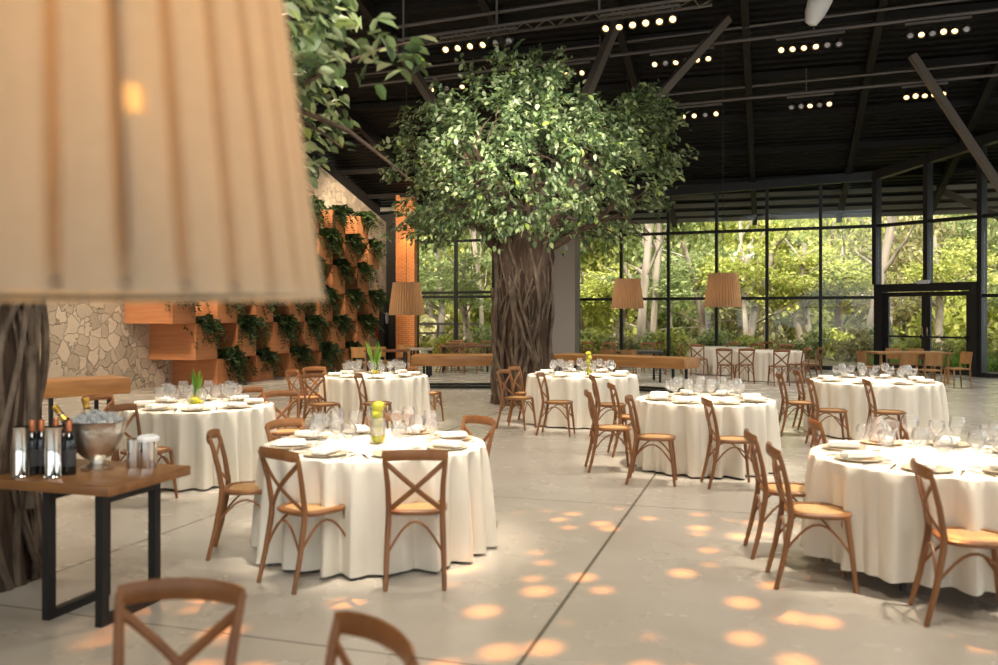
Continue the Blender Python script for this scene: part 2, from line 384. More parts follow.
# window walls -------------------------------------------------------
ZL, ZU = 2.13, 4.2
def on_line(px, a, b):
    """point of the ground line a-b seen at pixel column px"""
    k = (px-499)/F; d = b-a
    u = (k*a.y - a.x)/(d.x - k*d.y); return a + d*u
wn = 0
def bay(p, q, rails, z0=0.0, pane=True, wide=.09, deep=.16, top_beam=True):
    """one glazed bay between two mullion feet; rails = heights; frame plus pane child"""
    global wn; wn += 1
    d = q-p; ang = math.atan2(d.y, d.x); L = d.length
    zp, zq = min(roof_z(p.x, p.y), 10.2)-.3, min(roof_z(q.x, q.y), 10.2)-.3
    m = MB(); m.box((0, 0, (zp+z0)/2), (wide, deep, zp-z0))
    for z in rails: m.box((L/2, 0, z), (L-wide, deep*.7, .09))
    if z0 == 0: m.box((L/2, 0, .06), (L-wide, deep*.7, .12))
    sl = math.atan2(zq-zp, L)
    m.box((L/2, 0, (zp+zq)/2-.1), (L/math.cos(sl), deep*.8, .26), Matrix.Rotation(-sl, 3, 'Y'))
    o = struct(m.build('window_%d' % wn, 'frame', smooth=False, loc=p, rot=ang), 'black-framed floor-to-roof window bay', 'window')
    if pane:
        MB().poly([Vector((wide/2, 0, z0)), Vector((L-wide/2, 0, z0)), Vector((L-wide/2, 0, zq)), Vector((wide/2, 0, zp))], (0, .008, 0)).build('pane', 'pane', o, False)
    return o
cols = [417, 456, 494, 540]
for a, b in zip(cols, cols[1:]): bay(on_line(a, K0, K1), on_line(b, K0, K1), [2.25, 2.4, ZU])
cols = [578, 621.5, 668.6, 716.6, 767, 820.6, 875]
for a, b in zip(cols, cols[1:]):
    bay(on_line(a, K0, K1), on_line(b, K0, K1) if b != 875 else K1, [ZL, ZU])
p540, p578 = on_line(540, K0, K1), on_line(578, K0, K1)
d = p578-p540
wall_poly('wall_back', [p540, p578, p578+Vector((0, 0, roof_z(p578.x, p578.y))), p540+Vector((0, 0, roof_z(p540.x, p540.y)))], 'grey_wall', (0, .2, 0), 'short grey wall between the two runs of glass')
# grey pillar standing in front of that wall
pp = on_line(566, K0, K1)*.94; pp.z = 0
struct(MB().box((pp.x, pp.y, 2.9), (.72, .7, 5.8), -TH).build('pillar', 'grey_wall', smooth=False), 'square grey pillar behind the indoor tree', 'pillar')
# brick pillar at the end of the stone wall
bp = P(406.5, 314, 30.6); 
struct(MB().box((0, 0, 2.9), (.66, .5, 5.8)).build('pillar', 'brick', smooth=False, loc=(bp.x, bp.y, 0), rot=-.1), 'orange brick pillar lit from above at the end of the stone wall', 'pillar')
wall_poly('wall_back', [Vector((stone_x(t1)-.4, 31.55, 0)), on_line(417, K0, K1)+Vector((0, .1, 0)), on_line(417, K0, K1)+Vector((0, .1, 5.4)), Vector((stone_x(t1)-.4, 31.55, 5.2))], 'dark_wall', (0, .15, 0), 'dark corner wall behind the brick pillar')
# right run: door bay then more bays
r0 = K1.copy(); r1 = on_line(928, K1, K2); r2 = on_line(982, K1, K2)
bay(r0, r1, [ZU], 2.5, wide=.12, deep=.3); bay(r1, r2, [ZU], 2.5, wide=.12, deep=.3)
dr = (K2-K1).normalized(); r3 = r2 + dr*1.75; prev = r2
for nx in (r2+dr*1.75, r2+dr*3.5, K2): bay(prev, nx, [ZL, ZU], wide=.12, deep=.3); prev = nx
nseg = 9
for i in range(nseg): bay(K2.lerp(K3, i/nseg), K2.lerp(K3, (i+1)/nseg), [ZL, ZU, 6.6])
nseg = 8
for i in range(nseg): bay(K3.lerp(K4, i/nseg), K3.lerp(K4, (i+1)/nseg), [ZL, ZU, 6.6])
# double glazed door
dvec = r2-r0; ang = math.atan2(dvec.y, dvec.x); W_ = dvec.length
door = struct(thing('door_1', None, None, r0, ang), 'black-framed double glass door with push bars', 'door')
m = MB()
m.box((.13, 0, 1.25), (.26, .3, 2.5)); m.box((W_-.13, 0, 1.25), (.26, .3, 2.5)); m.box((W_/2, 0, 2.39), (W_-.5, .3, .22)); 
m.build('frame', 'frame', door, False)
for k, (a, b) in enumerate(((.27, W_/2-.005), (W_/2+.005, W_-.27))):
    m = MB(); st = .12
    m.box((a+st/2, 0, 1.14), (st, .08, 2.24)); m.box((b-st/2, 0, 1.14), (st, .08, 2.24))
    m.box(((a+b)/2, 0, 2.2), (b-a-2*st, .08, .12)); m.box(((a+b)/2, 0, .12), (b-a-2*st, .08, .2))
    leaf_ = m.build('door_leaf', 'frame', door, False)
    MB().box(((a+b)/2, 0, 1.18), (b-a-2*st, .008, 1.92)).build('pane', 'pane', leaf_, False)
    m = MB(); m.box(((a+b)/2, -.09, 1.02), (b-a-.1, .04, .05)); m.box((a+.1, -.06, 1.02), (.06, .08, .1)); m.box((b-.1, -.06, 1.02), (.06, .08, .1))
    m.build('push_bar', 'black_metal', leaf_, False)
    MB().box((b-.06 if k == 0 else a+.06, -.07, 1.15), (.03, .06, .3), None, .008).build('handle', 'steel', leaf_)
sb = tag(MB().box((0, 0, 0), (.34, .1, .1), None, .02).build('exit_sign_box', 'white', loc=r0+dvec*.5+Vector((-.16, -.12, 2.53)), rot=ang), 'small white exit sign box mounted above the double glass door', 'sign')  # plain box for the exit sign over the door, lettering left out

# charcoal door at the far end of the stone wall, with a round window
dp0 = Vector((stone_x(30.62), 30.62, 0)) + BV*.06; 
door2 = struct(thing('door_2', None, None, dp0, PI/2-TH), 'charcoal swing doors with a pale round window', 'door')
door2.scale = (.56, 1, 1)
MB().box((.42, 0, 1.08), (.84, .07, 2.16)).build('door_leaf', 'door_grey', door2, False)
l2 = MB().box((1.28, 0, 1.08), (.84, .07, 2.16)).build('door_leaf', 'door_dark', door2, False)
m = MB(); 
m.bm.verts.ensure_lookup_table()
bmesh.ops.create_cone(m.bm, cap_ends=True, segments=24, radius1=.2, radius2=.2, depth=.02, matrix=Matrix.Translation((1.28, -.045, 1.5)) @ Matrix.Rotation(PI/2, 4, 'X'))
m.build('porthole', 'white', l2)
MB().box((.2, -.045, 1.45), (.12, .02, .4)).build('vision_panel', 'spot_body', door2, False)

# ------------------------------------------------------------------ planters on the stone wall
def fern_mesh(k):
    pts, dirs, ln = [], [], []
    for i in range(31):
        a = NR.uniform(-.5, PI+.5) if i % 3 else NR.uniform(0, 2*PI)     # mostly over the side facing +x
        b0 = np.array([NR.uniform(-.1, .3), NR.uniform(-.3, .3), 0.0])
        out = np.array([abs(math.sin(a))*.8+.15, math.cos(a)*.55, 0]); reach = NR.uniform(.2, .55); drop = NR.uniform(.1, .75)
        rise = NR.uniform(.08, .3)
        for t in np.linspace(.06, 1, 22):
            p = b0 + out*reach*t*1.2; p[2] = rise*math.sin(min(1, t*1.5)*PI/1.3)*1.1 - drop*t*t
            for s in (-1, 1):
                pts.append(p); d = np.array([out[1]*s, -out[0]*s, -.25]) + out*.5 + NR.normal(scale=.25, size=3); dirs.append(d); ln.append(NR.uniform(.08, .14)*(1.1-.4*t))
    return leaf_mesh('fern', np.array(pts), np.array(dirs), np.array(ln), .2, 'fern')
ferns = [fern_mesh(k) for k in range(3)]
K_ = 10960.0
PL = {  # row: (z0, z1, phase offset of first corner, first index, last index)
 'lowest': (0, .63, 0, 1, 5), 'second': (.63, 1.44, 1, 0, 5), 'third': (1.44, 2.23, 0, 0, 6), 'fourth': (2.23, 3.07, 1, 1, 5), 'fifth': (3.07, 3.86, 0, 2, 6), 'top': (3.86, 4.66, 1, 3, 5)}
ordn = ['first', 'second', 'third', 'fourth', 'fifth', 'sixth', 'seventh']
box_cache = {}
for row, (z0, z1, ph, i0, i1) in PL.items():
    for i in range(i0, i1+1):
        u = (.001674 + .000068*ph + .0001362*i)
        t = K_/870/(1/u)*870*u/u if False else K_*u            # depth of the near outer corner
        x = -12.6 + .3115*t
        lab = 'orange planter box with fern, %s from the camera end of the %s row' % (ordn[i-i0], row)
        th = thing('planter_box', lab, 'planter', (x, t, z0), -TH, 'fern planter boxes on the stone wall')
        h = z1-z0
        key = round(h, 2)
        if key not in box_cache:                              # local: x = out from wall (0 = outer face), y = along the wall
            m = MB(); LA, D_ = .775, 1.24
            m.box((-.0125, LA/2, h/2), (.025, LA, h-.01)); m.box((-D_+.0125, LA/2, h/2), (.025, LA, h-.01))
            m.box((-D_/2, .0125, h/2), (D_-.05, .025, h-.01)); m.box((-D_/2, LA-.0125, h/2), (D_-.05, .025, h-.01)); m.box((-D_/2, LA/2, .02), (D_-.05, LA-.05, .03))
            o = m.build('box', 'planter', th, False)
            s = MB().box((-D_/2, LA/2, h-.08), (D_-.05, LA-.05, .03)).build('soil', 'soil', th, False)
            box_cache[key] = (o.data, s.data)
        else:
            link('box', box_cache[key][0], th); link('soil', box_cache[key][1], th)
        f = link('fern', ferns[R.randrange(3)], th, (-.22, .42, h-.06), R.uniform(-.3, .3)); f.scale = (R.uniform(.9, 1.15), R.uniform(.9, 1.15), R.uniform(.85, 1.2))

# ------------------------------------------------------------------ chairs
def arc(p, q, bulge, n=9):
    p, q, bulge = Vector(p), Vector(q), Vector(bulge)
    return [p.lerp(q, i/(n-1)) + bulge*math.sin(PI*i/(n-1)) for i in range(n)]
def crossback(label, group):
    t = thing('crossback_chair', label, 'chair', group=group)
    # seat ring and cane
    def seat_r(r, z, a): return r*(1+.06*math.cos(4*a+PI))
    m = MB(); m.lathe([(.13, .452), (.2, .45), (.212, .458), (.212, .474), (.2, .482), (.168, .482), (.165, .476)], 28, fn=seat_r); m.build('seat_frame', 'chair', t)
    m = MB(); m.lathe([(.168, .474), (.1, .471), (.02, .469)], 28, fn=seat_r, cap1=True); m.lathe([(.168, .47), (.02, .462)], 28, fn=seat_r, cap1=True); m.build('seat', 'cane', t)
    for s in (-1, 1):
        m = MB(); m.tube([(s*.155, .15, .455), (s*.165, .175, .25), (s*.178, .2, 0)], [.02, .017, .0135], 10); m.build('leg', 'chair', t)
        m = MB(); m.tube([(s*.185, -.285, 0), (s*.18, -.235, .2), (s*.172, -.195, .42), (s*.170, -.19, .5), (s*.176, -.215, .66), (s*.19, -.25, .8), (s*.196, -.268, .855)],
                         [.015, .018, .0195, .0195, .0175, .016, .015], 10); m.build('leg', 'chair', t)
    m = MB(); m.tube([(-.2, -.262, .845)]+[(x, -.268-.038*(1-(x/.2)**2), .845+.012*(1-(x/.2)**2)) for x in (-.16, -.1, -.04, .04, .1, .16)]+[(.2, -.262, .845)], [.017]+[.019]*6+[.017], 10, (1.9, .62)); m.build('top_rail', 'chair', t)
    for s in (-1, 1):
        m = MB(); m.tube(arc((s*.185, -.247, .80), (-s*.155, -.192, .50), (0, -.035, 0), 11), .0135, 8, (1.25, .55)); m.build('cross_brace', 'chair', t)
    m = MB()
    for s in (-1, 1): m.tube(arc((s*.17, .185, .21), (s*.178, -.222, .25), (0, 0, .185), 11), .0085, 6)
    m.tube(arc((-.168, .182, .22), (.168, .182, .22), (0, -.01, .2), 11), .0085, 6)
    m.tube(arc((-.177, -.228, .22), (.177, -.228, .22), (0, .01, .2), 11), .0085, 6)
    m.build('arched_stretcher', 'chair', t)
    return t
def panelchair(label, group):
    t = thing('panel_back_chair', label, 'chair', group=group)
    MB().box((0, 0, .45), (.43, .43, .035), None, .015).build('seat', 'panelchair', t)
    for s in (-1, 1):
        MB().tube([(s*.18, .18, .45), (s*.19, .19, 0)], [.019, .014], 8).build('leg', 'panelchair', t)
        MB().tube([(s*.19, -.24, 0), (s*.185, -.195, .42), (s*.19, -.21, .6), (s*.2, -.25, .84)], [.015, .019, .018, .014], 8).build('leg', 'panelchair', t)
    m = MB(); xs = [-.205, -.12, -.04, .04, .12, .205]
    prof = lambda x, z: (x*(1-.0*z), -.212-.035*(z-.58)/.28-.03*(1-(x/.21)**2), z)
    vs = [[m.bm.verts.new(prof(x, z)) for x in xs] for z in (.57, .66, .75, .82, .85)]
    fs = [m.bm.faces.new((vs[i][j], vs[i][j+1], vs[i+1][j+1], vs[i+1][j])) for i in range(4) for j in range(5)]
    gg = bmesh.ops.extrude_face_region(m.bm, geom=fs); bmesh.ops.translate(m.bm, vec=(0, .018, 0), verts=[e for e in gg['geom'] if isinstance(e, bmesh.types.BMVert)])
    m.build('backrest', 'panelchair', t)
    m = MB(); m.tube(arc((-.18, .185, .22), (.18, .185, .22), (0, 0, .16), 9), .008, 6); m.tube([(-.187, -.21, .2), (.187, -.21, .2)], .009, 6); m.build('stretcher', 'panelchair', t)
    return t
def windsor(label, group):
    t = thing('black_spindle_chair', label, 'chair', group=group)
    m = MB(); m.lathe([(.05, .43), (.2, .435), (.215, .45), (.2, .465), (.05, .46)], 20, cap0=True, cap1=True); m.build('seat', 'black_metal', t)
    for s in (-1, 1):
        for f in (-1, 1): MB().tube([(s*.13, f*.13, .44), (s*.2, f*.2, 0)], [.016, .012], 8).build('leg', 'black_metal', t)
    MB().tube([(-.2, -.02, .66), (-.19, -.13, .68), (-.1, -.21, .7), (0, -.23, .7), (.1, -.21, .7), (.19, -.13, .68), (.2, -.02, .66)], .014, 8).build('back_hoop', 'black_metal', t)
    m = MB()
    for a in (-.17, -.1, -.03, .03, .1, .17): m.tube([(a*.9, -.17+abs(a)*.3, .46), (a*1.05, -.235+abs(a)*.65, .69)], .007, 6)
    m.build('spindles', 'black_metal', t)
    return t
protos = {}
counts = {}
CS = .95
def chair(kind, px, py, heading, label, group, fac=705.0):
    """px, py = picture place of the top rail's middle (0.88 m high); heading in degrees, 0 = +X, 90 = away"""
    t = fac/(py-HZ); top_ = P(px, py, t)
    rz = math.radians(heading-90)
    off = Vector((0, -.275*CS, 0)); off.rotate(Matrix.Rotation(rz, 3, 'Z'))
    loc = (top_.x-off.x, top_.y-off.y, 0)
    if kind not in protos:
        o = {'x': crossback, 'p': panelchair, 'w': windsor}[kind](label, group); o.location = loc; o.rotation_euler = (0, 0, rz); o.scale = (CS, CS, CS); protos[kind] = o
    else: o = dup(protos[kind], loc, rz, label, group)
    return o
GL = {'F': 'chairs around the front table with lemons', 'M': 'chairs around the middle table', 'R': 'chairs around the front right table', 'L': 'chairs around the left table',
      'B': 'chairs around the back left round table', 'T': 'chairs around the round table by the tree', 'D': 'chairs around the back right round table', 'W': 'chairs by the window wall'}
CH = [
 ('x', 277, 448.6, 50, 'crossback wooden chair turned askew at the camera side of the lemon-filled vase table', 'F'),
 ('x', 415, 449.8, 93, 'crossback wooden chair squarely back-on to the camera at the lemon vase table', 'F'),
 ('x', 213, 431.5, 10, 'crossback chair seen side-on at the left end of the front lemon vase table', 'F'),
 ('x', 480, 417, 222, 'dark crossback chair at the right end of the front lemon vase table', 'F'),
 ('x', 284, 420, -32, 'crossback chair at the far left of the front table beside the white plate', 'F'),
 ('x', 391, 414, 268, 'crossback chair half hidden behind the tall vase of lemons', 'F'),
 ('x', 588, 389, 0, 'crossback chair pulled out farthest left of the middle round table', 'M'),
 ('x', 629, 394.5, -14, 'crossback chair at the front left edge of the middle round table', 'M'),
 ('x', 706, 396.5, -2, 'crossback chair standing before the centre of the middle round table', 'M'),
 ('x', 611, 382, 2, 'crossback chair at the far left side of the middle round table', 'M'),
 ('x', 592, 374, 0, 'crossback chair in front of the round table that holds the yellow vase', 'T'),
 ('x', 540, 372, -16, 'crossback chair at the left front of the yellow vase table', 'T'),
 ('x', 503, 369, -30, 'golden crossback chair nearest the big tree trunk, front one of two', 'T'),
 ('x', 513.5, 366, -30, 'golden crossback chair tucked behind another right against the big tree trunk', 'T'),
 ('x', 809, 377.5, -10, 'crossback chair side-on at the front left of the back right round table', 'D'),
 ('x', 779, 372.5, -8, 'crossback chair standing off the left end of the back right round table', 'D'),
 ('x', 796, 369.5, -8, 'crossback chair at the far left of the back right round table', 'D'),
 ('x', 866, 378.5, -12, 'crossback chair side-on before the middle of the back right round table', 'D'),
 ('x', 750, 431, -8, 'crossback chair left of the front right table, the one behind', 'R'),
 ('x', 773, 445, -9, 'crossback chair left of the front right table, the one in front', 'R'),
 ('x', 814, 419, -8, 'crossback chair mostly hidden at the far left edge of the front right table', 'R'),
 ('x', 920, 462, -13, 'crossback chair standing before the front right table near the picture edge', 'R'),
 ('x', 896, 419.5, -10, 'crossback chair behind the glasses of the front right table', 'R'),
 ('x', 281, 391, -60, 'crossback chair facing forward at the right side of the left table', 'L'),
 ('x', 247, 387.5, -45, 'crossback chair behind the left table with its rail beside the glasses', 'L'),
 ('x', 97, 394.5, -22, 'golden crossback chair behind the silver wine bowl, the farther of two', 'L'),
 ('x', 121, 405, -15, 'golden crossback chair between the silver bowl and the left table', 'L'),
 ('x', 312, 373, -42, 'orange-lit crossback chair at the front left of the back left round table', 'B'),
 ('x', 314, 366.5, -50, 'crossback chair peeping over its neighbour at the back left round table', 'B'),
 ('x', 291.5, 369, -15, 'crossback chair farthest left by the lowest planters', 'B'),
 ('x', 358, 373, -4, 'crossback chair side-on before the back left round table', 'B'),
 ('x', 412, 366, -15, 'crossback chair at the right side of the back left round table', 'B'),
 ('x', 182, 583, 268, 'large crossback chair at the bottom left corner in front of the console table', None),
 ('x', 376, 627, 219, 'nearest crossback chair cut off by the bottom edge of the picture', None),
 # by the glass walls
 ('x', 697, 344.5, 60, 'dark crossback chair beyond the end of the long oak slab table', 'W'),
 ('x', 724, 348.5, 65, 'dark crossback chair turned aside at the left end of the far white table', 'W'),
 ('x', 747, 348.5, 90, 'crossback chair with back to camera at the far white table, left one', 'W'),
 ('x', 782, 349.5, 92, 'crossback chair with back to camera at the far white table, right one', 'W'),
 ('x', 808, 348, 130, 'crossback chair angled at the right corner of the far white table', 'W'),
 ('x', 821, 347.5, 180, 'crossback chair edge-on at the right end of the far white table', 'W'),
 ('x', 733, 342.8, 255, 'crossback chair between the two far white tables', 'W'),
 ('x', 757, 343.6, 270, 'crossback chair behind the far white table, left one', 'W'),
 ('x', 786, 344.4, 270, 'crossback chair behind the far white table, right one', 'W'),
 ('x', 766, 341.8, 250, 'crossback chair close to the glass behind the far white tables', 'W'),
 ('p', 910, 351.3, 90, 'honey panel-back chair with back to camera at the square table, left one', 'W'),
 ('p', 935, 351.8, 92, 'honey panel-back chair with back to camera at the square table, right one', 'W'),
 ('p', 968, 350.3, 185, 'honey panel-back chair at the right end of the square table by the door', 'W'),
 ('p', 859, 349.2, 5, 'honey panel-back chair at the left end of the square table by the door', 'W'),
 ('p', 893, 346.8, 268, 'honey panel-back chair behind the square table, left one', 'W'),
 ('p', 915, 347.2, 272, 'honey panel-back chair behind the square table in front of the door', 'W'),
 ('x', 587, 341.8, 60, 'dark crossback chair beside the grey pillar by the window', 'W'),
 ('p', 608, 348.2, 90, 'panel-back chair behind the long slab, left of a pair back-on', 'W'),
 ('p', 629, 348.4, 90, 'panel-back chair behind the long slab, right of a pair back-on', 'W'),
 ('x', 609, 342.6, 270, 'crossback chair beyond the grey-topped table, left one', 'W'),
 ('x', 648, 342.6, 268, 'crossback chair beyond the grey-topped table, right one', 'W'),
 ('x', 660, 341.6, 200, 'crossback chair at the right end of the grey-topped table', 'W'),
 ('x', 682, 343.8, 175, 'crossback chair edge-on beyond the right end of the long slab', 'W'),
 ('x', 438, 343, 20, 'dark crossback chair left of the deck window, edge-on', 'W'),
 ('x', 452, 342.2, 88, 'dark crossback chair below the mullion of the deck window', 'W'),
 ('x', 471, 343, 268, 'dark crossback chair behind the left slab facing the camera', 'W'),
 ('x', 487, 341, 90, 'dark crossback chair next to the tree trunk behind the left slab', 'W'),
 ('x', 458, 340.2, 270, 'dark crossback chair closest to the deck window', 'W'),
 ('p', 358, 346, 80, 'panel-back chair in front of the fire extinguisher', 'W'),
 ('p', 378, 345.5, 95, 'panel-back chair before the charcoal doors', 'W'),
 ('p', 405, 344, 90, 'panel-back chair before the brick pillar', 'W'),
 ('w', 392, 360, 20, 'black spindle chair at the dark table before the charcoal doors', 'W'),
 ('w', 405, 359, 150, 'black spindle chair left of the oak slab table', 'W'),
]
for k, px, py, hd, lab, g_ in CH:
    if g_ in ('M', 'T', 'D', 'B'): py += .18*(py-HZ)**2/705*abs(math.cos(math.radians(hd)))
    chair(k, px, py, hd, lab, GL.get(g_), 705.0 if k != 'w' else 870.0)

# ------------------------------------------------------------------ round tables, cloths and place settings
def cloth(name, Rr, seed, label, loc, hem=.02):
    rr = random.Random(seed)
    ks = [(rr.randint(8, 11), rr.uniform(0, 6)), (rr.randint(18, 21), rr.uniform(0, 6)), (rr.randint(28, 33), rr.uniform(0, 6))]
    def fn(r, z, a):
        if r < Rr*.995: return r
        f = max(0, min(1, (.722-z)/.7))
        w1 = math.sin(ks[1][0]*a+ks[1][1]+1.1*math.sin(5*a+ks[0][1])); w2 = math.sin(ks[2][0]*a+ks[2][1]+.9*math.sin(7*a))
        w = .3*math.sin(ks[0][0]*a+ks[0][1]) + .6*(abs(w1)**.7*(1 if w1 > 0 else -1)) + .4*w2
        return r - .018*f + .075*(f**.5)*w
    prof = [(.02, .726), (Rr*.5, .726), (Rr*.9, .726), (Rr*.985, .7255), (Rr*.997, .723), (Rr+.004, .714)]
    prof += [(Rr+.004+.025*k/12, .712-(.712-hem)*k/12) for k in range(1, 13)]
    m = MB(); m.lathe(prof, 320, fn=fn, cap0=True)
    o = m.build('tablecloth', 'cloth', loc=loc); return tag(o, label, 'tablecloth', 'floor-length cream tablecloths')
def round_table(Rr, label, loc):
    t = thing('round_table', label, 'table', loc, 0, 'round tables under cream cloths')
    m = MB(); m.lathe([(.02, .697), (Rr-.02, .697), (Rr-.012, .704), (Rr-.012, .719), (Rr-.02, .724), (.02, .724)], 48); m.build('tabletop', 'slab', t)
    for k in range(4):
        a = PI/4+k*PI/2
        MB().tube([(math.cos(a)*.5, math.sin(a)*.5, .697), (math.cos(a)*.62, math.sin(a)*.62, 0)], .016, 8).build('leg', 'black_metal', t)
    return t
def goblet_mesh(h, rb):
    m = MB(); s = .45*h
    m.lathe([(.033, 0), (.034, .003), (.012, .008), (.005, .02), (.0045, s-.01), (.008, s), (rb*.55, s+.012), (rb*.9, s+.04), (rb, s+.065), (rb*.96, s+.09), (rb*.78, h), (rb*.76, h), (rb*.93, s+.09), (rb*.97, s+.065), (rb*.86, s+.042), (rb*.5, s+.016), (.004, s+.008)], 18, cap0=True)
    return m
tw = {}
def ware(kind, loc, rot, label, group):
    if kind in tw:
        o = dup(tw[kind], loc, rot, label, group); return o
    if kind == 'wine_glass': o = goblet_mesh(.225, .054).build('wine_glass', 'glass')
    elif kind == 'water_goblet': o = goblet_mesh(.19, .056).build('water_goblet', 'glass')
    elif kind == 'plate': 
        m = MB(); m.lathe([(.02, 0), (.085, 0), (.1, .004), (.142, .014), (.144, .017), (.135, .016), (.098, .008), (.02, .006)], 36, cap0=True, cap1=True); o = m.build('charger_plate', 'plate')
    elif kind == 'napkin':
        m = MB(); m.box((0, 0, .012), (.1, .2, .022), None, .008); m.box((.006, 0, .028), (.085, .19, .014), None, .006); m.tube([(-.05, -.08, .02), (-.052, 0, .022), (-.05, .08, .02)], .014, 8); o = m.build('folded_napkin', 'napkin')
    elif kind == 'fork':
        m = MB(); m.tube([(0, -.1, .004), (0, -.02, .008), (0, .03, .006)], [.006, .0035, .006], 6, (.4, 1)); m.box((0, .042, .006), (.02, .03, .003))
        for k in (-1, 0, 1): m.box((k*.008, .075, .007), (.004, .045, .0025))
        o = m.build('fork', 'steel')
    elif kind == 'knife':
        m = MB(); m.tube([(0, -.11, .005), (0, -.02, .006)], [.007, .006], 8, (.6, 1)); m.poly([(-.008, -.02, .004), (.008, -.02, .004), (.009, .08, .004), (0, .11, .004), (-.006, .1, .004)], (0, 0, .002)); o = m.build('knife', 'steel')
    o.location = loc; o.rotation_euler = (0, 0, rot); tag(o, label, {'wine_glass': 'glass', 'water_goblet': 'glass', 'plate': 'plate', 'napkin': 'napkin', 'fork': 'fork', 'knife': 'knife'}[kind], group)
    tw[kind] = o; return o
ZT = .7265
dirname = {0: 'right edge', 1: 'back right edge', 2: 'back edge', 3: 'back left edge', 4: 'left edge', 5: 'front left edge', 6: 'front edge', 7: 'front right edge'}
TB = [ # key, px, mid row of the top, radius, name, first place angle, cutlery, number of places
 ('F', 375, 443.8, .785, 'the lemon vase table', 20, True, 8),
 ('R', 939, 457.5, .785, 'the front right table', 12, True, 8),
 ('M', 705, 399.5, .735, 'the middle table', 10, True, 8),
 ('L', 200, 405.5, .725, 'the left table', 15, True, 8),
 ('D', 874, 381.2, .845, 'the back right round table', 10, False, 8),
 ('B', 375, 375.8, .785, 'the back left round table', 10, False, 8),
 ('T', 582, 374.8, .83, 'the yellow vase table', 10, False, 8)]
TC = {}
cl_label = {'F': 'cream tablecloth under the tall glass of lemons nearest the camera', 'R': 'cream tablecloth on the front right table cut by the picture edge', 'M': 'cream tablecloth on the round table in the middle of the hall',
 'L': 'cream tablecloth on the left table with bowl of lemons and green leaves', 'D': 'cream tablecloth on the back right round table before the door', 'B': 'cream tablecloth on the back left table with the green leafy vase', 'T': 'cream tablecloth on the table by the tree with the yellow vase'}
for key, px, py, Rr, nm, a0, cut, n in TB:
    t = .928*F/(py-HZ); c = P(px, py, t); c.z = 0; TC[key] = c
    round_table(Rr-.008, 'round folding table under the cloth of ' + nm, c)
    cloth('tablecloth', Rr, ord(key), cl_label[key], c, .1 if key == 'R' else .02)
    for i in range(n):
        a = math.radians(a0 + 360/n*i); d = Vector((math.cos(a), math.sin(a), 0)); sd = Vector((-d.y, d.x, 0))
        oc = round(((math.degrees(a)) % 360)/45) % 8; where = 'on the %s of %s' % (dirname[oc], nm)
        rz = a + PI/2
        jit = R.uniform(-.05, .05)
        pr = c + d*(Rr-.2) + Vector((0, 0, ZT))
        ware('plate', pr, rz, 'stoneware charger plate ' + where, 'charger plates on ' + nm)
        ware('napkin', pr + Vector((0, 0, .0175)), rz + jit*4, 'folded white napkin ' + where, 'napkins on ' + nm)
        if cut:
            ware('fork', pr - sd*(-.185), rz, 'steel fork ' + where, 'forks on ' + nm)
            ware('knife', pr + sd*(-.185), rz, 'steel knife ' + where, 'knives on ' + nm)
        gp = c + d*(Rr-.40) + Vector((0, 0, ZT))
        ware('wine_glass', gp + sd*(-.07+jit*.5), 0, 'tall wine glass ' + where, 'wine glasses on ' + nm)
        ware('water_goblet', gp + sd*(.06+jit*.5) + d*.04*(1+jit*5), 0, 'squat water goblet ' + where, 'water goblets on ' + nm)
# far white tables
for px, py, Rr, lab in ((768, 351, .85, 'cream tablecloth on the far table whose two chairs show their backs'), (722, 347.4, .85, 'cream tablecloth on the farthest white table near the window corner')):
    t = .928*F/(py-HZ); c = P(px, py, t); c.z = 0
    round_table(Rr-.008, lab.replace('cream tablecloth on the', 'round folding table under the cloth of the'), c)
    cloth('tablecloth', Rr, px, lab, c)

# centrepieces
def lemon(loc, rot, label, group, first=[]):
    if not first:
        m = MB(); m.lathe([(.002, -.046), (.008, -.042), (.02, -.034), (.03, -.018), (.0325, 0), (.03, .018), (.02, .034), (.008, .042), (.002, .047)], 16, cap0=True, cap1=True)
        o = m.build('lemon', 'lemon'); tag(o, label, 'lemon', group); first.append(o)
    else: o = dup(first[0], loc, 0, label, group)
    o.location = loc; o.rotation_euler = rot; o.scale = (1.2, 1.2, 1.15); return o
def cyl_vase(name, r, h, loc, label):
    m = MB(); m.lathe([(.01, 0), (r, 0), (r, h), (r-.004, h), (r-.004, .008), (.01, .008)], 28, cap0=True, cap1=True)
    return tag(m.build(name, 'vase', loc=loc), label, 'vase')
c = TC['F'] + Vector((.02, -.02, ZT)); cyl_vase('glass_cylinder_vase', .055, .285, c, 'tall clear cylinder vase stacked with lemons on the front table')
lv = ['lowest', 'second lowest', 'third lowest', 'third from the top', 'second from the top', 'topmost']
for k in range(5): lemon(c + Vector((.006*(-1)**k, .004, .04+.056*k)), (PI/2+R.uniform(-.3, .3), 0, R.uniform(0, 3)), 'lemon in the tall vase on the front table, %s of the stack' % (['lowest', 'second lowest', 'middle one', 'second from the top', 'topmost'][k]), 'lemons in the tall front vase')
c = TC['T'] + Vector((.09, -.1, ZT)); cyl_vase('glass_cylinder_vase', .06, .34, c, 'tall cylinder vase of lemons on the table by the tree')
for k in range(6): lemon(c + Vector((.008*(-1)**k, .004, .04+.056*k)), (PI/2+R.uniform(-.3, .3), 0, R.uniform(0, 3)), 'lemon in the vase on the table by the tree, %s' % lv[k], 'lemons in the vase by the tree')
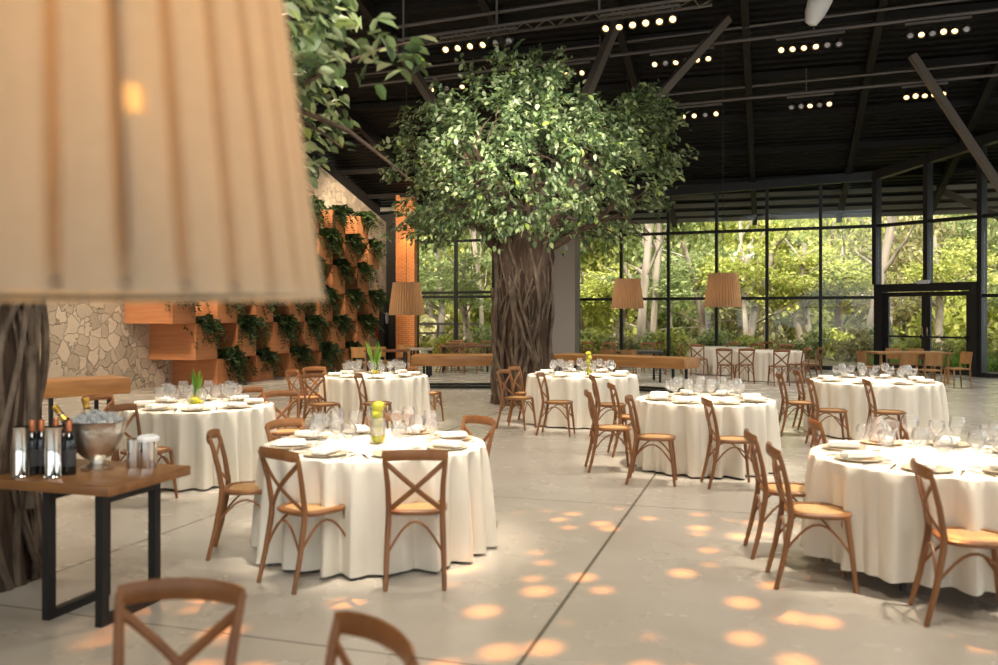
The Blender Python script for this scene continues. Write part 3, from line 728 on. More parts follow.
def blade_plant(name, loc, n, h, label, spread=.1):
    m = MB()
    for k in range(n):
        a = R.uniform(0, 2*PI); hh = h*R.uniform(.7, 1); dx, dy = math.cos(a)*spread*R.uniform(.3, 1), math.sin(a)*spread*R.uniform(.3, 1)
        ps = [Vector((dx*.1, dy*.1, 0)), Vector((dx*.35, dy*.35, hh*.4)), Vector((dx*.7, dy*.7, hh*.75)), Vector((dx, dy, hh))]
        m.tube(ps, [.008, .016, .014, .002], 6, (.25, 1))
    return tag(m.build(name, 'blade', loc=loc), label, 'plant')
c = TC['L'] + Vector((-.02, -.05, ZT))
m = MB(); m.lathe([(.02, 0), (.06, 0), (.095, .05), (.1, .09), (.085, .13), (.081, .13), (.095, .09), (.09, .05), (.057, .006), (.01, .006)], 28, cap0=True, cap1=True)
tag(m.build('glass_bowl', 'vase', loc=c), 'round glass bowl of lemons and leaves on the left table', 'bowl')
for k, (dx, dy, dz) in enumerate(((.035, 0, .045), (-.035, .01, .045), (0, -.04, .05), (0, .03, .09))):
    lemon(c+Vector((dx, dy, dz)), (PI/2, 0, k*1.1), 'lemon in the glass bowl on the left table, ' + ['the right one', 'the left one', 'the one in front', 'the one on top'][k], 'lemons in the glass bowl')
blade_plant('green_leaves', c+Vector((0, 0, .035)), 7, .36, 'upright green leaves standing in the glass bowl of lemons', .07)
c = TC['B'] + Vector((.01, -.05, ZT))
m = MB(); m.lathe([(.01, 0), (.055, 0), (.07, .06), (.065, .14), (.05, .17), (.046, .17), (.06, .14), (.065, .06), (.05, .008), (.01, .008)], 24, cap0=True, cap1=True)
tag(m.build('glass_vase', 'vase', loc=c), 'green-tinted glass vase on the back left round table', 'vase')
blade_plant('green_leaves', c+Vector((0, 0, .02)), 11, .52, 'tall yellow-green leaves in the vase on the back left table', .16)
lemon(c+Vector((.0, 0, .05)), (PI/2, 0, 1), 'lemon at the bottom of the leafy green vase', None)

# ------------------------------------------------------------------ slab tables
def slab_table(label, p0, p1, depth, thick, zt, legs=True, along_back=AV, name='slab_table'):
    """p0, p1: front edge ends (x, t) on plan; the slab runs back by depth"""
    p0, p1 = Vector((*p0, 0)), Vector((*p1, 0)); d = p1-p0; L = d.length; ang = math.atan2(d.y, d.x)
    t = thing(name, label, 'table', p0, ang)
    MB().box((L/2, depth/2, zt-thick/2), (L, depth, thick), None, .012).build('tabletop', 'slab', t)
    if legs:
        for x in (.28, L-.28):
            m = MB(); s = .05
            for y in (.08, depth-.08): m.box((x, y, (zt-thick)/2), (s, s, zt-thick))
            m.box((x, depth/2, .025), (s*.99, depth-.2, s)); m.build('leg', 'black_metal', t, False)
        m = MB(); m.box((L/2, depth-.08, .03), (L-.6, .045, .045)); m.box((L/2, .08, .03), (L-.6, .045, .045)); m.build('foot_rail', 'black_metal', t, False)
    return t
def G(px, t): return ((px-499)/F*t, t)
slab_table('long thick oak slab table on black legs left of the tree trunk', G(411, 19.2), G(506, 19.2), 1.0, .23, .73)
slab_table('long thick oak slab table right of the tree behind the yellow vase', G(548, 19.9), G(684, 17.9), .8, .22, .73)
slab_table('thick oak slab table against the stone wall behind the silver bowl', G(30, 11.7), G(131, 12.6), .7, .23, .73)
def plain_table(label, px0, px1, t, depth, zt, mat, leg='black_metal', name='dining_table'):
    p0, p1 = Vector((*G(px0, t), 0)), Vector((*G(px1, t), 0)); L = (p1-p0).length
    o = thing(name, label, 'table', p0, 0)
    MB().box((L/2, depth/2, zt-.025), (L, depth, .05), None, .01).build('tabletop', mat, o)
    for x in (.08, L-.08):
        for y in (.08, depth-.08): MB().box((x, y, (zt-.05)/2), (.05, .05, zt-.05)).build('leg', leg, o, False)
    return o
plain_table('square honey-wood table with six panel-back chairs before the door', 879, 953, 20.4, .8, .75, 'panelchair', 'panelchair')
plain_table('grey-topped dining table behind the long oak slab', 612, 664, 20.9, 1.0, .75, 'spot_body')
plain_table('dark wooden table before the charcoal doors', 364, 407, 21.6, .7, .75, 'darkchair')
plain_table('dark dining table between the left slab and the deck window', 440, 490, 24.6, .9, .75, 'darkchair')
plain_table('pale-topped table beside the brick pillar', 408, 432, 22.6, .8, .75, 'purlin')

# ------------------------------------------------------------------ console table with wine service
ct = thing('console_table', 'oak console table on black steel frames beside the vine-wrapped trunk', 'table', AB(3.72, -4.12), -TH)
MB().box((.418, .335, .7225), (.836, .67, .055), None, .006).build('tabletop', 'console', ct)
for bx in (.836-.09, .836-.44):
    m = MB(); s = .048
    m.box((bx, .05, .3475), (s, s, .695)); m.box((bx, .46, .3475), (s, s, .695)); m.box((bx, .255, .024), (s*.98, .362, s)); m.box((bx, .255, .671), (s*.98, .362, s))
    m.build('leg_frame', 'black_metal', ct, False)
def stand(px, py, z=.7505, h=.9): 
    t = (EYE-z)*F/(py-HZ); v = P(px, py, t); v.z = z; return v
def sleeve(px, py, lab):
    m = MB(); m.lathe([(.02, 0), (.048, 0), (.05, .01), (.044, .02), (.043, .27), (.046, .28), (.041, .28), (.038, .02), (.01, .016)], 28, cap0=True, cap1=True)
    return tag(m.build('wine_cooler', 'chrome', loc=stand(px, py)), lab, 'wine cooler', 'tall chrome wine coolers on the console')
sleeve(21, 477.5, 'tall chrome wine cooler at the left end of the console'); sleeve(53, 478, 'tall chrome wine cooler between dark bottles on the console')
def bottle(px, py, lab, cap='capsule'):
    o = thing('wine_bottle', lab, 'bottle', stand(px, py), R.uniform(-.4, .4), 'dark wine bottles on the console')
    m = MB(); m.lathe([(.02, 0), (.035, 0), (.0375, .006), (.0375, .185), (.034, .205), (.02, .23), (.0145, .245), (.0145, .3), (.002, .3)], 24, cap0=True, cap1=True); m.build('body', 'bottle', o)
    m = MB(); m.lathe([(.0152, .232), (.0158, .236), (.0155, .3), (.012, .304), (.002, .304)], 20, cap1=True); m.build('capsule', cap, o)
    m = MB(); m.lathe([(.038, .05), (.038, .14)], 24); m.build('paper_label', 'label_paper', o)
    return o
bottle(32, 474.5, 'dark wine bottle with copper capsule just right of the left chrome cooler'); bottle(41.5, 473.5, 'dark wine bottle with copper capsule, behind the second chrome cooler')
bottle(56, 471, 'dark wine bottle standing at the back behind the second chrome cooler')
bottle(69, 474.5, 'dark wine bottle with dark paper label in front of the silver bowl')
bw = stand(97, 468.5)
m = MB(); m.lathe([(.02, 0), (.085, 0), (.088, .012), (.06, .022), (.04, .035), (.04, .05), (.075, .07), (.115, .11), (.142, .17), (.155, .235), (.16, .27), (.168, .278), (.16, .282), (.15, .27), (.143, .235), (.13, .17), (.1, .115), (.03, .08)], 40, cap0=True, cap1=True)
tag(m.build('champagne_bowl', 'hammered', loc=bw), 'big footed silver champagne bowl on the console', 'bowl')
m = MB(); 
for k in range(130):
    a, r_ = R.uniform(0, 2*PI), .135*math.sqrt(R.random()); m.box((r_*math.cos(a), r_*math.sin(a), .255+R.uniform(-.01, .02)+.055*(1-(r_/.135)**2)), (.03, .03, .03), Matrix.Rotation(R.uniform(0, 3), 3, Vector((1, R.random(), R.random())).normalized()))
tag(m.build('ice_cubes', 'ice', loc=bw, smooth=False), 'heap of ice filling the big silver bowl', 'ice', None, 'stuff')
def champagne(off, tilt, lab):
    o = thing('champagne_bottle', lab, 'bottle', bw+Vector(off), 0, 'champagne bottles in the silver bowl'); o.rotation_euler = tilt
    m = MB(); m.lathe([(.02, 0), (.043, .006), (.043, .15), (.034, .19), (.018, .24), (.015, .3), (.002, .3)], 20, cap0=True, cap1=True); m.build('body', 'bottle', o)
    m = MB(); m.lathe([(.0225, .225), (.0165, .262), (.0165, .3), (.019, .304), (.018, .325), (.002, .33)], 20, cap1=True); m.build('foil', 'gold', o)
champagne((-.06, .03, .10), (.1, -.62, 0), 'champagne bottle with gold foil leaning left out of the silver bowl')
champagne((-.02, -.03, .09), (-.05, -.12, 0), 'champagne bottle with gold neck upright in the middle of the silver bowl')
def beaker(px, py, r, h, lab, towel=False):
    o = thing('ice_bucket', lab, 'bucket', stand(px, py), 0)
    m = MB(); m.lathe([(.02, 0), (r*.97, 0), (r, .008), (r, h), (r+.004, h+.004), (r-.004, h+.004), (r-.006, .01), (.01, .008)], 32, cap0=True, cap1=True); m.build('body', 'chrome', o)
    if towel:
        m = MB(); m.lathe([(r+.006, h-.015), (r+.01, h), (r+.002, h+.014), (r*.6, h+.02), (.01, h+.012)], 32, fn=lambda r_, z, a: r_*(1+.05*math.sin(7*a)), cap1=True); m.build('towel', 'napkin', o)
    return o
beaker(133, 467.5, .036, .165, 'slim chrome beaker left of the ice bucket on the console'); beaker(148, 467, .052, .17, 'chrome ice bucket with white towel at the console end', True)

# ------------------------------------------------------------------ indoor trees
def tree_meshes():
    out = {}
    m = MB(); n = 40
    prof = [(.56, 0), (.53, .15), (.49, .5), (.47, 1.1), (.46, 1.7), (.49, 2.3), (.55, 2.7), (.5, 3.0), (.3, 3.2)]
    ph = [R.uniform(0, 6) for _ in range(4)]
    def fn(r, z, a): return r*(1+.07*math.sin(9*a+ph[0]+.8*z)+.05*math.sin(17*a+ph[1]-.6*z)+.04*math.sin(5*a+ph[2]+z))
    m.lathe(prof, n, fn=fn, cap0=True, cap1=True); out['trunk'] = m
    m = MB()
    for k in range(64):
        a = R.uniform(0, 2*PI); z = R.choice([0, 0, 0, R.uniform(0, 1)]); z1 = R.uniform(2.0, 3.1); pts = []
        tw_ = R.uniform(-.9, .9); w1, w2, p1 = R.uniform(.05, .16), R.uniform(2, 5), R.uniform(0, 6)
        bulge = R.uniform(0, .06); st = 16; rr = []
        for i in range(st+1):
            f = i/st; zz = z+(z1-z)*f; aa = a + tw_*f + w1*2*math.sin(w2*zz+p1)
            base = .5+.06*math.exp(-zz*3)+.07*max(0, zz-2.1)
            pts.append((math.cos(aa)*(base+bulge*math.sin(4*f+p1)), math.sin(aa)*(base+bulge*math.sin(4*f+p1)), zz)); rr.append(R.uniform(.9, 1.1))
        r0_ = R.uniform(.012, .034); m.tube(pts, [r0_*x*(1.15-.4*i/st) for i, x in enumerate(rr)], 7)
    for k in range(16):
        a = R.uniform(0, 2*PI); z0_, z1_ = R.uniform(0, .8), R.uniform(1.8, 3.0); w1, p1, p2 = R.uniform(.2, .45), R.uniform(0, 6), R.uniform(0, 6); st = 22
        m.tube([(math.cos(a+w1*math.sin(3.2*i/st+p1))*(.54+.05*math.sin(7*i/st+p2)), math.sin(a+w1*math.sin(3.2*i/st+p1))*(.54+.05*math.sin(7*i/st+p2)), z0_+(z1_-z0_)*i/st) for i in range(st+1)], R.uniform(.028, .048), 8)
    out['aerial_roots'] = m
    m = MB(); tips = []
    for k in range(15):
        a = 2*PI*k/15 + R.uniform(-.2, .2); el = R.uniform(.25, 1.25); L = R.uniform(1.5, 2.5)
        p = Vector((math.cos(a)*.3, math.sin(a)*.3, 2.75)); d = Vector((math.cos(a)*math.cos(el), math.sin(a)*math.cos(el), math.sin(el))); pts = [p]
        for i in range(7):
            d = (d + Vector((R.uniform(-.22, .22), R.uniform(-.22, .22), R.uniform(-.1, .2)))).normalized(); pts.append(pts[-1]+d*L/7)
        m.tube(pts, [.085-.009*i for i in range(8)], 8)
        for j in range(3, 8):
            for _ in range(2):
                q = pts[j]; e = (d*.4 + Vector((R.uniform(-1, 1), R.uniform(-1, 1), R.uniform(-.5, .8)))).normalized(); l2 = R.uniform(.5, 1.1); sp = [q]
                for i in range(4): e = (e+Vector((R.uniform(-.3, .3), R.uniform(-.3, .3), R.uniform(-.3, .2)))).normalized(); sp.append(sp[-1]+e*l2/4)
                m.tube(sp, [.022, .017, .013, .009, .005], 6)
    out['branches'] = m
    # crown: twigs spread through a broad flat-bottomed dome with lobes
    tw_p, tw_u = [], []
    lobes = [((0, 0, 4.4), (1.9, 1.9, 1.5)), ((1.55, 0, 4.35), (1.15, 1.4, 1.2)), ((-1.45, .1, 4.1), (1.25, 1.4, 1.1)), ((-.2, 0, 5.6), (.95, .9, .85)), ((.1, -1.3, 4.2), (1.7, 1.2, 1.1)), ((.1, 1.3, 4.2), (1.7, 1.2, 1.1)), ((2.0, .0, 5.2), (.65, .7, .6)), ((-1.5, -.2, 5.1), (.65, .65, .5)), ((.3, 0, 5.7), (.4, .4, .75))]
    P_, U_, L_ = [], [], []
    cnt = 0
    while cnt < 700:
        k = R.choices(range(9), [5.5, 3.2, 3.4, 1.8, 3.6, 2.6, 2.0, 1.1, .9])[0]; c_, rad = lobes[k]
        v = Vector((R.gauss(0, 1), R.gauss(0, 1), R.gauss(0, 1))).normalized(); rr_ = R.uniform(.5, 1)**.6
        p = Vector((c_[0]+v.x*rad[0]*rr_, c_[1]+v.y*rad[1]*rr_, c_[2]+v.z*rad[2]*rr_))
        if p.z < 2.8 and R.random() < .75: continue
        rr2 = math.hypot(p.x, p.y)
        if p.z < 3.1 and rr2 < .8: continue
        out_ = (Vector((p.x, p.y, (p.z-3.6)*.7)).normalized()*.8 + Vector((R.uniform(-.5, .5), R.uniform(-.5, .5), R.uniform(-.7, .25)))).normalized()
        ln = R.uniform(.25, .5); cnt += 1
        for j in range(26):
            f = R.random()
            pp_ = p + out_*ln*f + Vector((R.gauss(0, .06), R.gauss(0, .06), R.gauss(0, .06)))
            uu = out_*.7 + Vector((R.gauss(0, .6), R.gauss(0, .6), R.gauss(-.35, .5)))
            P_.append(pp_); U_.append(uu); L_.append(R.uniform(.08, .145))
    out['crown'] = leaf_mesh('crown', np.array([tuple(v) for v in P_]), np.array([tuple(v) for v in U_]), np.array(L_), .29, 'leaf', .3, np.array([0, 0, 1.0]))
    return out
R.seed(21); tm = tree_meshes()
tp = P(524, 314, 16.1)
tree = thing('indoor_tree', 'great leafy tree with vine-wrapped trunk in the middle of the hall', 'tree', (tp.x, tp.y, 0), 0)
tr_o = tm['trunk'].build('trunk', 'bark', tree); rt_o = tm['aerial_roots'].build('aerial_roots', 'vine', tree); br_o = tm['branches'].build('branches', 'bark', tree); cr_o = link('crown', tm['crown'], tree)
t2 = dup(tree, (-3.36, 5.4, 0), -.35, 'vine-wrapped tree at the left edge behind the console, leaves overhead')
for ch in t2.children:
    if ch.name.startswith(('trunk', 'aerial')): ch.scale = (.85, .85, 1)
    if ch.name.startswith(('crown', 'branch')): ch.location.z = -.6; ch.location.x = .12
# small twigs of dried vine beside the near trunk stay part of its roots

# ------------------------------------------------------------------ struts, lighting rails, spot clusters
def strut(p, q, r, lab):
    m = MB(); p, q = Vector(p), Vector(q); d = (q-p)
    rot = d.to_track_quat('Z', 'Y').to_matrix()
    m.box((p+q)/2, (r*2, r*2, d.length), rot)
    return struct(m.build('beam', 'strut', smooth=False), lab, 'beam')
c0 = Vector((tp.x, tp.y, 2.9))
def roof_hit(px, py, drop=.3):
    k, l = (px-499)/F, (HZ-py)/F
    t = (13.445-drop-EYE)/(l+.27*(AV.x*k+AV.y)); return Vector((k*t, t, EYE+l*t))
strut(c0, roof_hit(620, 14), .085, 'brown steel strut rising right from the big tree to the roof')
strut(c0, roof_hit(728, 19), .075, 'thin brown steel strut leaning farthest right out of the big tree')
strut(c0, roof_hit(392, 38), .085, 'brown steel strut leaning left out of the big tree')
strut(roof_hit(912, 55), P(1075, 300, 19.5), .075, 'brown steel strut descending to the right before the glass wall')
strut(P(888, 166, 27.5), P(1010, 222, 25.2), .1, 'steel brace of the roof overhang outside the right glass')
B2 = Vector((math.cos(math.radians(-23)), math.sin(math.radians(-23)), 0))
def rail_at(px, py, drop):
    p = roof_hit(px, py, drop); return p
def along(p, px):
    k = (px-499)/F; u = (k*p.y-p.x)/(B2.x-k*B2.y); return p+B2*u
heads = {}
def spot_head(parent, loc, lit, first={}):
    key = lit
    if key not in first:
        m = MB(); m.lathe([(.02, .13), (.055, .12), (.07, .03), (.075, -.06), (.068, -.06), (.06, .0), (.01, .0)], 18, cap0=True); m.tube([(0, 0, .12), (0, 0, .2)], .012, 6)
        o = m.build('lamp_head', 'spot_body', parent, loc=loc)
        m = MB(); m.lathe([(.002, -.05), (.05, -.05), (.056, -.04), (.002, -.04)], 18, cap0=True, cap1=True)
        m.build('lens', 'spot_on' if lit else 'spot_off', o); first[key] = o
    else:
        o = dup(first[key], loc, parent=parent)
    o.rotation_euler = (math.radians(-50)+R.uniform(-.2, .2), R.uniform(-.25, .25), 0)
    return o
def cluster(p0, px0, px1, n, lit, lab, z_off=-.3):
    """spot bar clamped under a lighting rail between two picture columns"""
    a, b = along(p0, px0), along(p0, px1); d = b-a
    o = thing('spot_bar', lab, 'spotlights', (a+b)/2 + Vector((0, 0, -.06)), math.atan2(d.y, d.x), 'spotlight bars under the roof')
    MB().box((0, 0, -.02), (d.length, .05, .04)).build('bar', 'rail', o, False)
    for i in range(n):
        spot_head(o, Vector((-d.length/2 + d.length*(i+.5)/n, 0, -.24)), i in lit)
    return (a+b)/2
def pipe(p0, px0, px1, lab, r=.035, gap=.28, truss=False, r2=None):
    a, b = along(p0, px0), along(p0, px1)
    o = thing('lighting_pipe', lab, 'pipe', (a+b)/2, 0); c_ = (a+b)/2
    MB().tube([a-c_, b-c_], r, 8).build('lower_tube', 'rail', o); up = Vector((0, 0, gap))
    MB().tube([a-c_+up, b-c_+up], (r2 or r)*.8, 8).build('upper_tube', 'rail', o)
    m = MB(); L = (b-a).length; k = max(2, int(L/3.2))
    for i in range(k+1):
        q = a.lerp(b, i/k)-c_
        m.tube([q, q+Vector((0, 0, roof_z(q.x+c_.x, q.y+c_.y)-q.z-c_.z))], .014, 6)
    m.build('hanger', 'rail', o)
    return o
q1 = rail_at(819, 31, .62); q2 = rail_at(824, 91, .6); q3 = P(540, 20, 16.0)
pipe(q1, 610, 1060, 'twin lighting pipes crossing the roof nearer the camera'); pipe(q2, 640, 1000, 'twin lighting pipes crossing the roof nearer the windows')
q4 = P(420, 76+14, 20.5)
# truss over the tree
a, b = along(q3, 398), along(q3, 720)
o = thing('lighting_truss', 'grey lighting truss carrying spotlights above the big tree', 'truss', (a+b)/2); c_ = (a+b)/2
up, bk = Vector((0, .12, .3)), Vector((0, .4, .02))
for off in (Vector(), up): MB().tube([a-c_+off, b-c_+off], .034, 8).build('chord', 'rail', o)
MB().tube([a-c_+bk*1.4, b-c_+bk*1.4], .034, 8).build('chord', 'rail', o)
m = MB(); k = 14
for i in range(k):
    m.tube([a.lerp(b, i/k)-c_, a.lerp(b, (i+.5)/k)-c_+bk*1.4], .014, 6); m.tube([a.lerp(b, (i+.5)/k)-c_+bk*1.4, a.lerp(b, (i+1)/k)-c_], .014, 6)
m.build('lattice', 'rail', o)
for f in (0.02, .34, .66, .98):
    q = a.lerp(b, f)-c_; MB().tube([q, q+Vector((0, 0, roof_z(q.x+c_.x, q.y+c_.y)-q.z-c_.z))], .022, 6).build('hanger', 'rail', o)
lampP = []
lampP.append(cluster(q3, 440, 516, 6, {0, 1, 2, 3}, 'bar of four lit and two unlit spotlights above the tree crown'))
lampP.append(cluster(q3, 600, 680, 6, {0, 1, 2, 3, 4, 5}, 'bar of six lit spotlights at the top right of the tree'))
lampP.append(cluster(q1, 650, 714, 6, {0, 2, 4, 5}, 'spotlight bar beside the thin strut on the nearer pipes'))
lampP.append(cluster(q1, 776, 845, 6, {0, 1, 2, 3}, 'spotlight bar in the middle of the nearer pipes'))
lampP.append(cluster(q1, 905, 972, 6, {1, 3, 4}, 'spotlight bar at the right end of the nearer pipes'))
lampP.append(cluster(q2, 678, 722, 4, {0, 1, 3}, 'spotlight bar above the right edge of the tree crown'))
lampP.append(cluster(q2, 787, 834, 5, {2, 4}, 'spotlight bar in the middle of the pipes near the windows'))
lampP.append(cluster(q2, 902, 948, 5, {0, 1, 2, 3, 4}, 'spotlight bar over the long strut near the door'))
lampP.append(cluster(q1, 545, 590, 3, {0, 1, 2}, 'short spotlight bar seen through the top of the tree crown'))
pipe(q1, 360, 600, 'twin lighting pipes behind the crown of the big tree')
lampP.append(cluster(q1, 425, 470, 3, {0, 2}, 'spotlight bar behind the upper left of the tree crown'))
# white speaker hung at the top edge
sp = thing('hanging_speaker', 'white bullet-shaped speaker hanging from the roof at the top edge', 'speaker', P(817, 8, 15), 0)
m = MB(); m.lathe([(.02, -.3), (.1, -.27), (.17, -.1), (.2, .12), (.2, .3), (.1, .36)], 24, cap0=True, cap1=True); b_ = m.build('housing', 'white', sp); b_.rotation_euler = (.35, .3, 0)
m = MB(); m.tube([(0, 0, .25), (0, 0, 10.2-.02-P(817, 8, 15).z if False else roof_z(P(817, 8, 15).x, 15)-P(817, 8, 15).z)], .012, 6); m.build('hanger', 'rail', sp)
# round lamp globe on the truss end
gl = thing('wall_spot', 'round grey lamp clamped to the left end of the truss', 'lamp', along(q3, 404)+Vector((0, 0, -.28)))
m = MB(); m.ball((0, 0, 0), .13, 3); m.build('globe', 'spot_body', gl); MB().tube([(0, 0, .1), (0, 0, .3)], .015, 6).build('bracket', 'rail', gl)

# ------------------------------------------------------------------ pendant lamps
def pendant(label, loc, rot, far=True):
    o = thing('pendant_lamp', label, 'lamp', loc, rot, 'pleated pendant lamps')
    H_, rb, rt, npl = .73, .40, .305, 38; sub = 10; n = npl*sub
    def fn(r, z, a):
        f = (a*npl/(2*PI)) % 1.0; k_ = .9*min(1, .25+z/.07)
        dip = math.exp(-((f-.88)/.085)**2); return r*(1 + .012*math.sin(PI*min(1, f/.8)) - .075*dip*k_)
    m = MB(); zs = [0, .012, .02]+[.02+(H_-.04)*k/24 for k in range(1, 25)]+[H_-.008, H_]
    prof = [(rb+(rt-rb)*z/H_+(.004 if i in (0,) else 0), z) for i, z in enumerate(zs)]
    m.lathe(prof, n, fn=fn)
    # a short gap where one pleat has come apart
    m.bm.faces.ensure_lookup_table(); dead = []
    for fc in m.bm.faces:
        c_ = fc.calc_center_median(); a = math.atan2(c_.y, c_.x) % (2*PI); f = (a*npl/(2*PI))
        if int(f) == 0 and .0 < (f % 1) < .26 and .185 < c_.z < .235: dead.append(fc)
    bmesh.ops.delete(m.bm, geom=dead, context='FACES')
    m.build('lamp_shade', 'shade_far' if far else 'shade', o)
    m = MB()
    for z, r_ in ((.01, rb*.975), (H_-.01, rt*.97)): m.tube([(r_*math.cos(2*PI*k/40), r_*math.sin(2*PI*k/40), z) for k in range(41)], .004, 6, cap=False)
    for k in range(3): m.tube([(rb*.975*math.cos(k*2.094), rb*.975*math.sin(k*2.094), .01), (rt*.97*math.cos(k*2.094), rt*.97*math.sin(k*2.094), H_-.01)], .003, 6); m.tube([(0, 0, H_-.01), (rt*.97*math.cos(k*2.094), rt*.97*math.sin(k*2.094), H_-.01)], .004, 6)
    m.build('wire_frame', 'cord', o)
    MB().tube([(0, 0, H_-.02), (0, 0, roof_top-loc[2])], .006, 6).build('cord', 'cord', o)
    m = MB(); m.tube([(0, 0, .32), (0, 0, H_)], .022, 10); m.build('socket', 'cord', o)
    for k in range(3):
        a = k*2*PI/3+.03
        m = MB(); m.ball((.17*math.cos(a), .17*math.sin(a), .25), .034, 2, (1, 1, 1.3)); m.tube([(.17*math.cos(a), .17*math.sin(a), .28), (.02*math.cos(a), .02*math.sin(a), .37)], .008, 6); m.build('bulb', 'bulb', o)
    return o
def plamp(label, px, py, t, rot):
    global roof_top
    v = P(px, py, t); roof_top = min(roof_z(v.x, v.y), 10.2)
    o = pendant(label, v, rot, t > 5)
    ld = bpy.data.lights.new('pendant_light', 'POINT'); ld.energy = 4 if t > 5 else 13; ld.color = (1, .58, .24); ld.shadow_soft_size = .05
    lo = bpy.data.objects.new('pendant_light', ld); COL.objects.link(lo); lo.location = v+Vector((0, 0, .44))
    return o
vn = P(20, 299, 1.18)
vn_r = min((k*.002 for k in range(-1500, 0)), key=lambda a: abs((vn.x+.373*math.cos(a))/(vn.y+.373*math.sin(a))*F+499-132))
plamp('huge near pleated pendant lampshade filling the top left', 20, 299, 1.18, vn_r-.02)
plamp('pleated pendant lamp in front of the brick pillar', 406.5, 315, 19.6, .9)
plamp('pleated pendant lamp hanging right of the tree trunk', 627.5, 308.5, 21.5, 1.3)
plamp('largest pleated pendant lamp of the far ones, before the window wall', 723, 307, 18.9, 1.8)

# ------------------------------------------------------------------ wall things
def onwall(t, z, out): v = Vector((stone_x(t), t, z)) + BV*out; return v
ex = thing('fire_extinguisher', 'red fire extinguisher hung on the stone wall by the doors', 'extinguisher', onwall(30.35, .8, .13), 0)
m = MB(); m.lathe([(.03, 0), (.085, .01), (.09, .04), (.09, .42), (.07, .5), (.03, .53), (.03, .56)], 20, cap0=True, cap1=True); m.build('cylinder', 'red', ex)
m = MB(); m.box((0, 0, .6), (.12, .04, .05)); m.tube([(.03, 0, .58), (.12, -.02, .5), (.12, -.04, .2)], .014, 6); m.build('valve', 'black_metal', ex)
MB().box((0, 0, 0), (.05, .3, .34), None, .01).build('alarm_box', 'red', None, True, onwall(30.0, 1.3, .03), -TH)
tag(bpy.data.objects['alarm_box'], 'small dark red box on the stone wall left of the extinguisher', 'alarm box')

# ------------------------------------------------------------------ outdoors: deck railing, trees, undergrowth
ra, rb_ = Vector(G(418, 36), ).to_3d(), Vector(G(478, 36)).to_3d()
rl = thing('deck_railing', 'dark wooden deck railing outside the left window', 'railing', ra, 0); L = (rb_-ra).length
MB().box((L/2, 0, 1.24), (L, .12, .1)).build('handrail', 'deck', rl, False); MB().box((L/2, 0, .86), (L, .06, .08)).build('lower_rail', 'deck', rl, False)
for k in range(4): MB().box((L*k/3, 0, .6), (.1, .1, 1.2)).build('post', 'deck', rl, False)
def out_crown(seed, n, L0, mat, rad=(2.4, 2.4, 2.4), cz=0):
    rr = np.random.default_rng(seed); nb_ = 26
    cen = rr.normal(size=(nb_, 3)); cen /= np.linalg.norm(cen, axis=1, keepdims=True); cen *= rr.uniform(.35, 1, (nb_, 1))*np.array(rad)
    p = np.repeat(cen, n//nb_, 0); p = p + rr.normal(scale=.30, size=p.shape)*np.array([1.2, 1.2, .55])*rad[0]/2
    u = rr.normal(size=p.shape)+np.array([0, 0, -.5]); p[:, 2] += cz
    return leaf_mesh('crown', p, u, rr.uniform(.6, 1.2, len(p))*L0, .3, mat, .2, np.array([0, 0, .8]))
CR = [out_crown(1, 2600, .26, 'out_leaf'), out_crown(2, 2600, .24, 'out_leaf_b'), out_crown(3, 2400, .22, 'out_leaf_c'), out_crown(4, 2600, .26, 'out_leaf', (2.7, 2.7, 1.7)), out_crown(5, 2400, .22, 'out_leaf_b', (1.9, 1.9, 2.9))]
kinds = ['yellow-green leafy tree', 'mid-green leafy tree', 'sparse brownish-green tree', 'spreading yellow-green tree', 'narrow green tree']
def wood_trunk(h, r, seed):
    rr = random.Random(seed); m = MB(); pts = [Vector((0, 0, -.1))]; d = Vector((rr.uniform(-.15, .15), rr.uniform(-.15, .15), 1))
    for i in range(7): d = (d+Vector((rr.uniform(-.1, .1), rr.uniform(-.1, .1), 0))).normalized(); pts.append(pts[-1]+d*h/7)
    m.tube(pts, [r*(1.1-.09*i) for i in range(8)], 9)
    for k in range(7):
        q = pts[2+k % 5]; e = Vector((rr.uniform(-1, 1), rr.uniform(-1, 1), rr.uniform(.3, 1))).normalized(); sp_ = [q]
        for i in range(5): e = (e+Vector((rr.uniform(-.25, .25), rr.uniform(-.25, .25), rr.uniform(-.1, .2)))).normalized(); sp_.append(sp_[-1]+e*h*.07)
        m.tube(sp_, [r*.4, r*.32, r*.25, r*.18, r*.12, r*.06], 6)
    return m
TRK = [wood_trunk(7, .16, 1), wood_trunk(8, .2, 2), wood_trunk(6, .12, 3)]
TRKM = []
for i, m in enumerate(TRK):
    o = m.build('trunk', 'pale_bark'); TRKM.append(o.data); bpy.data.objects.remove(o)
bays = [(399, 456, 'first deck-window pane'), (456, 540, 'second deck-window pane'), (540, 621, 'pane beside the grey pillar'), (621, 668, 'second pane right of the pillar'), (668, 716, 'third pane right of the pillar'), (716, 767, 'fourth pane right of the pillar'),
        (767, 820, 'second pane left of the door'), (820, 875, 'pane just left of the door'), (875, 929, 'left door leaf'), (929, 982, 'right door leaf'), (982, 1500, 'glass right of the door')]
seen = {}
OR2 = random.Random(5)
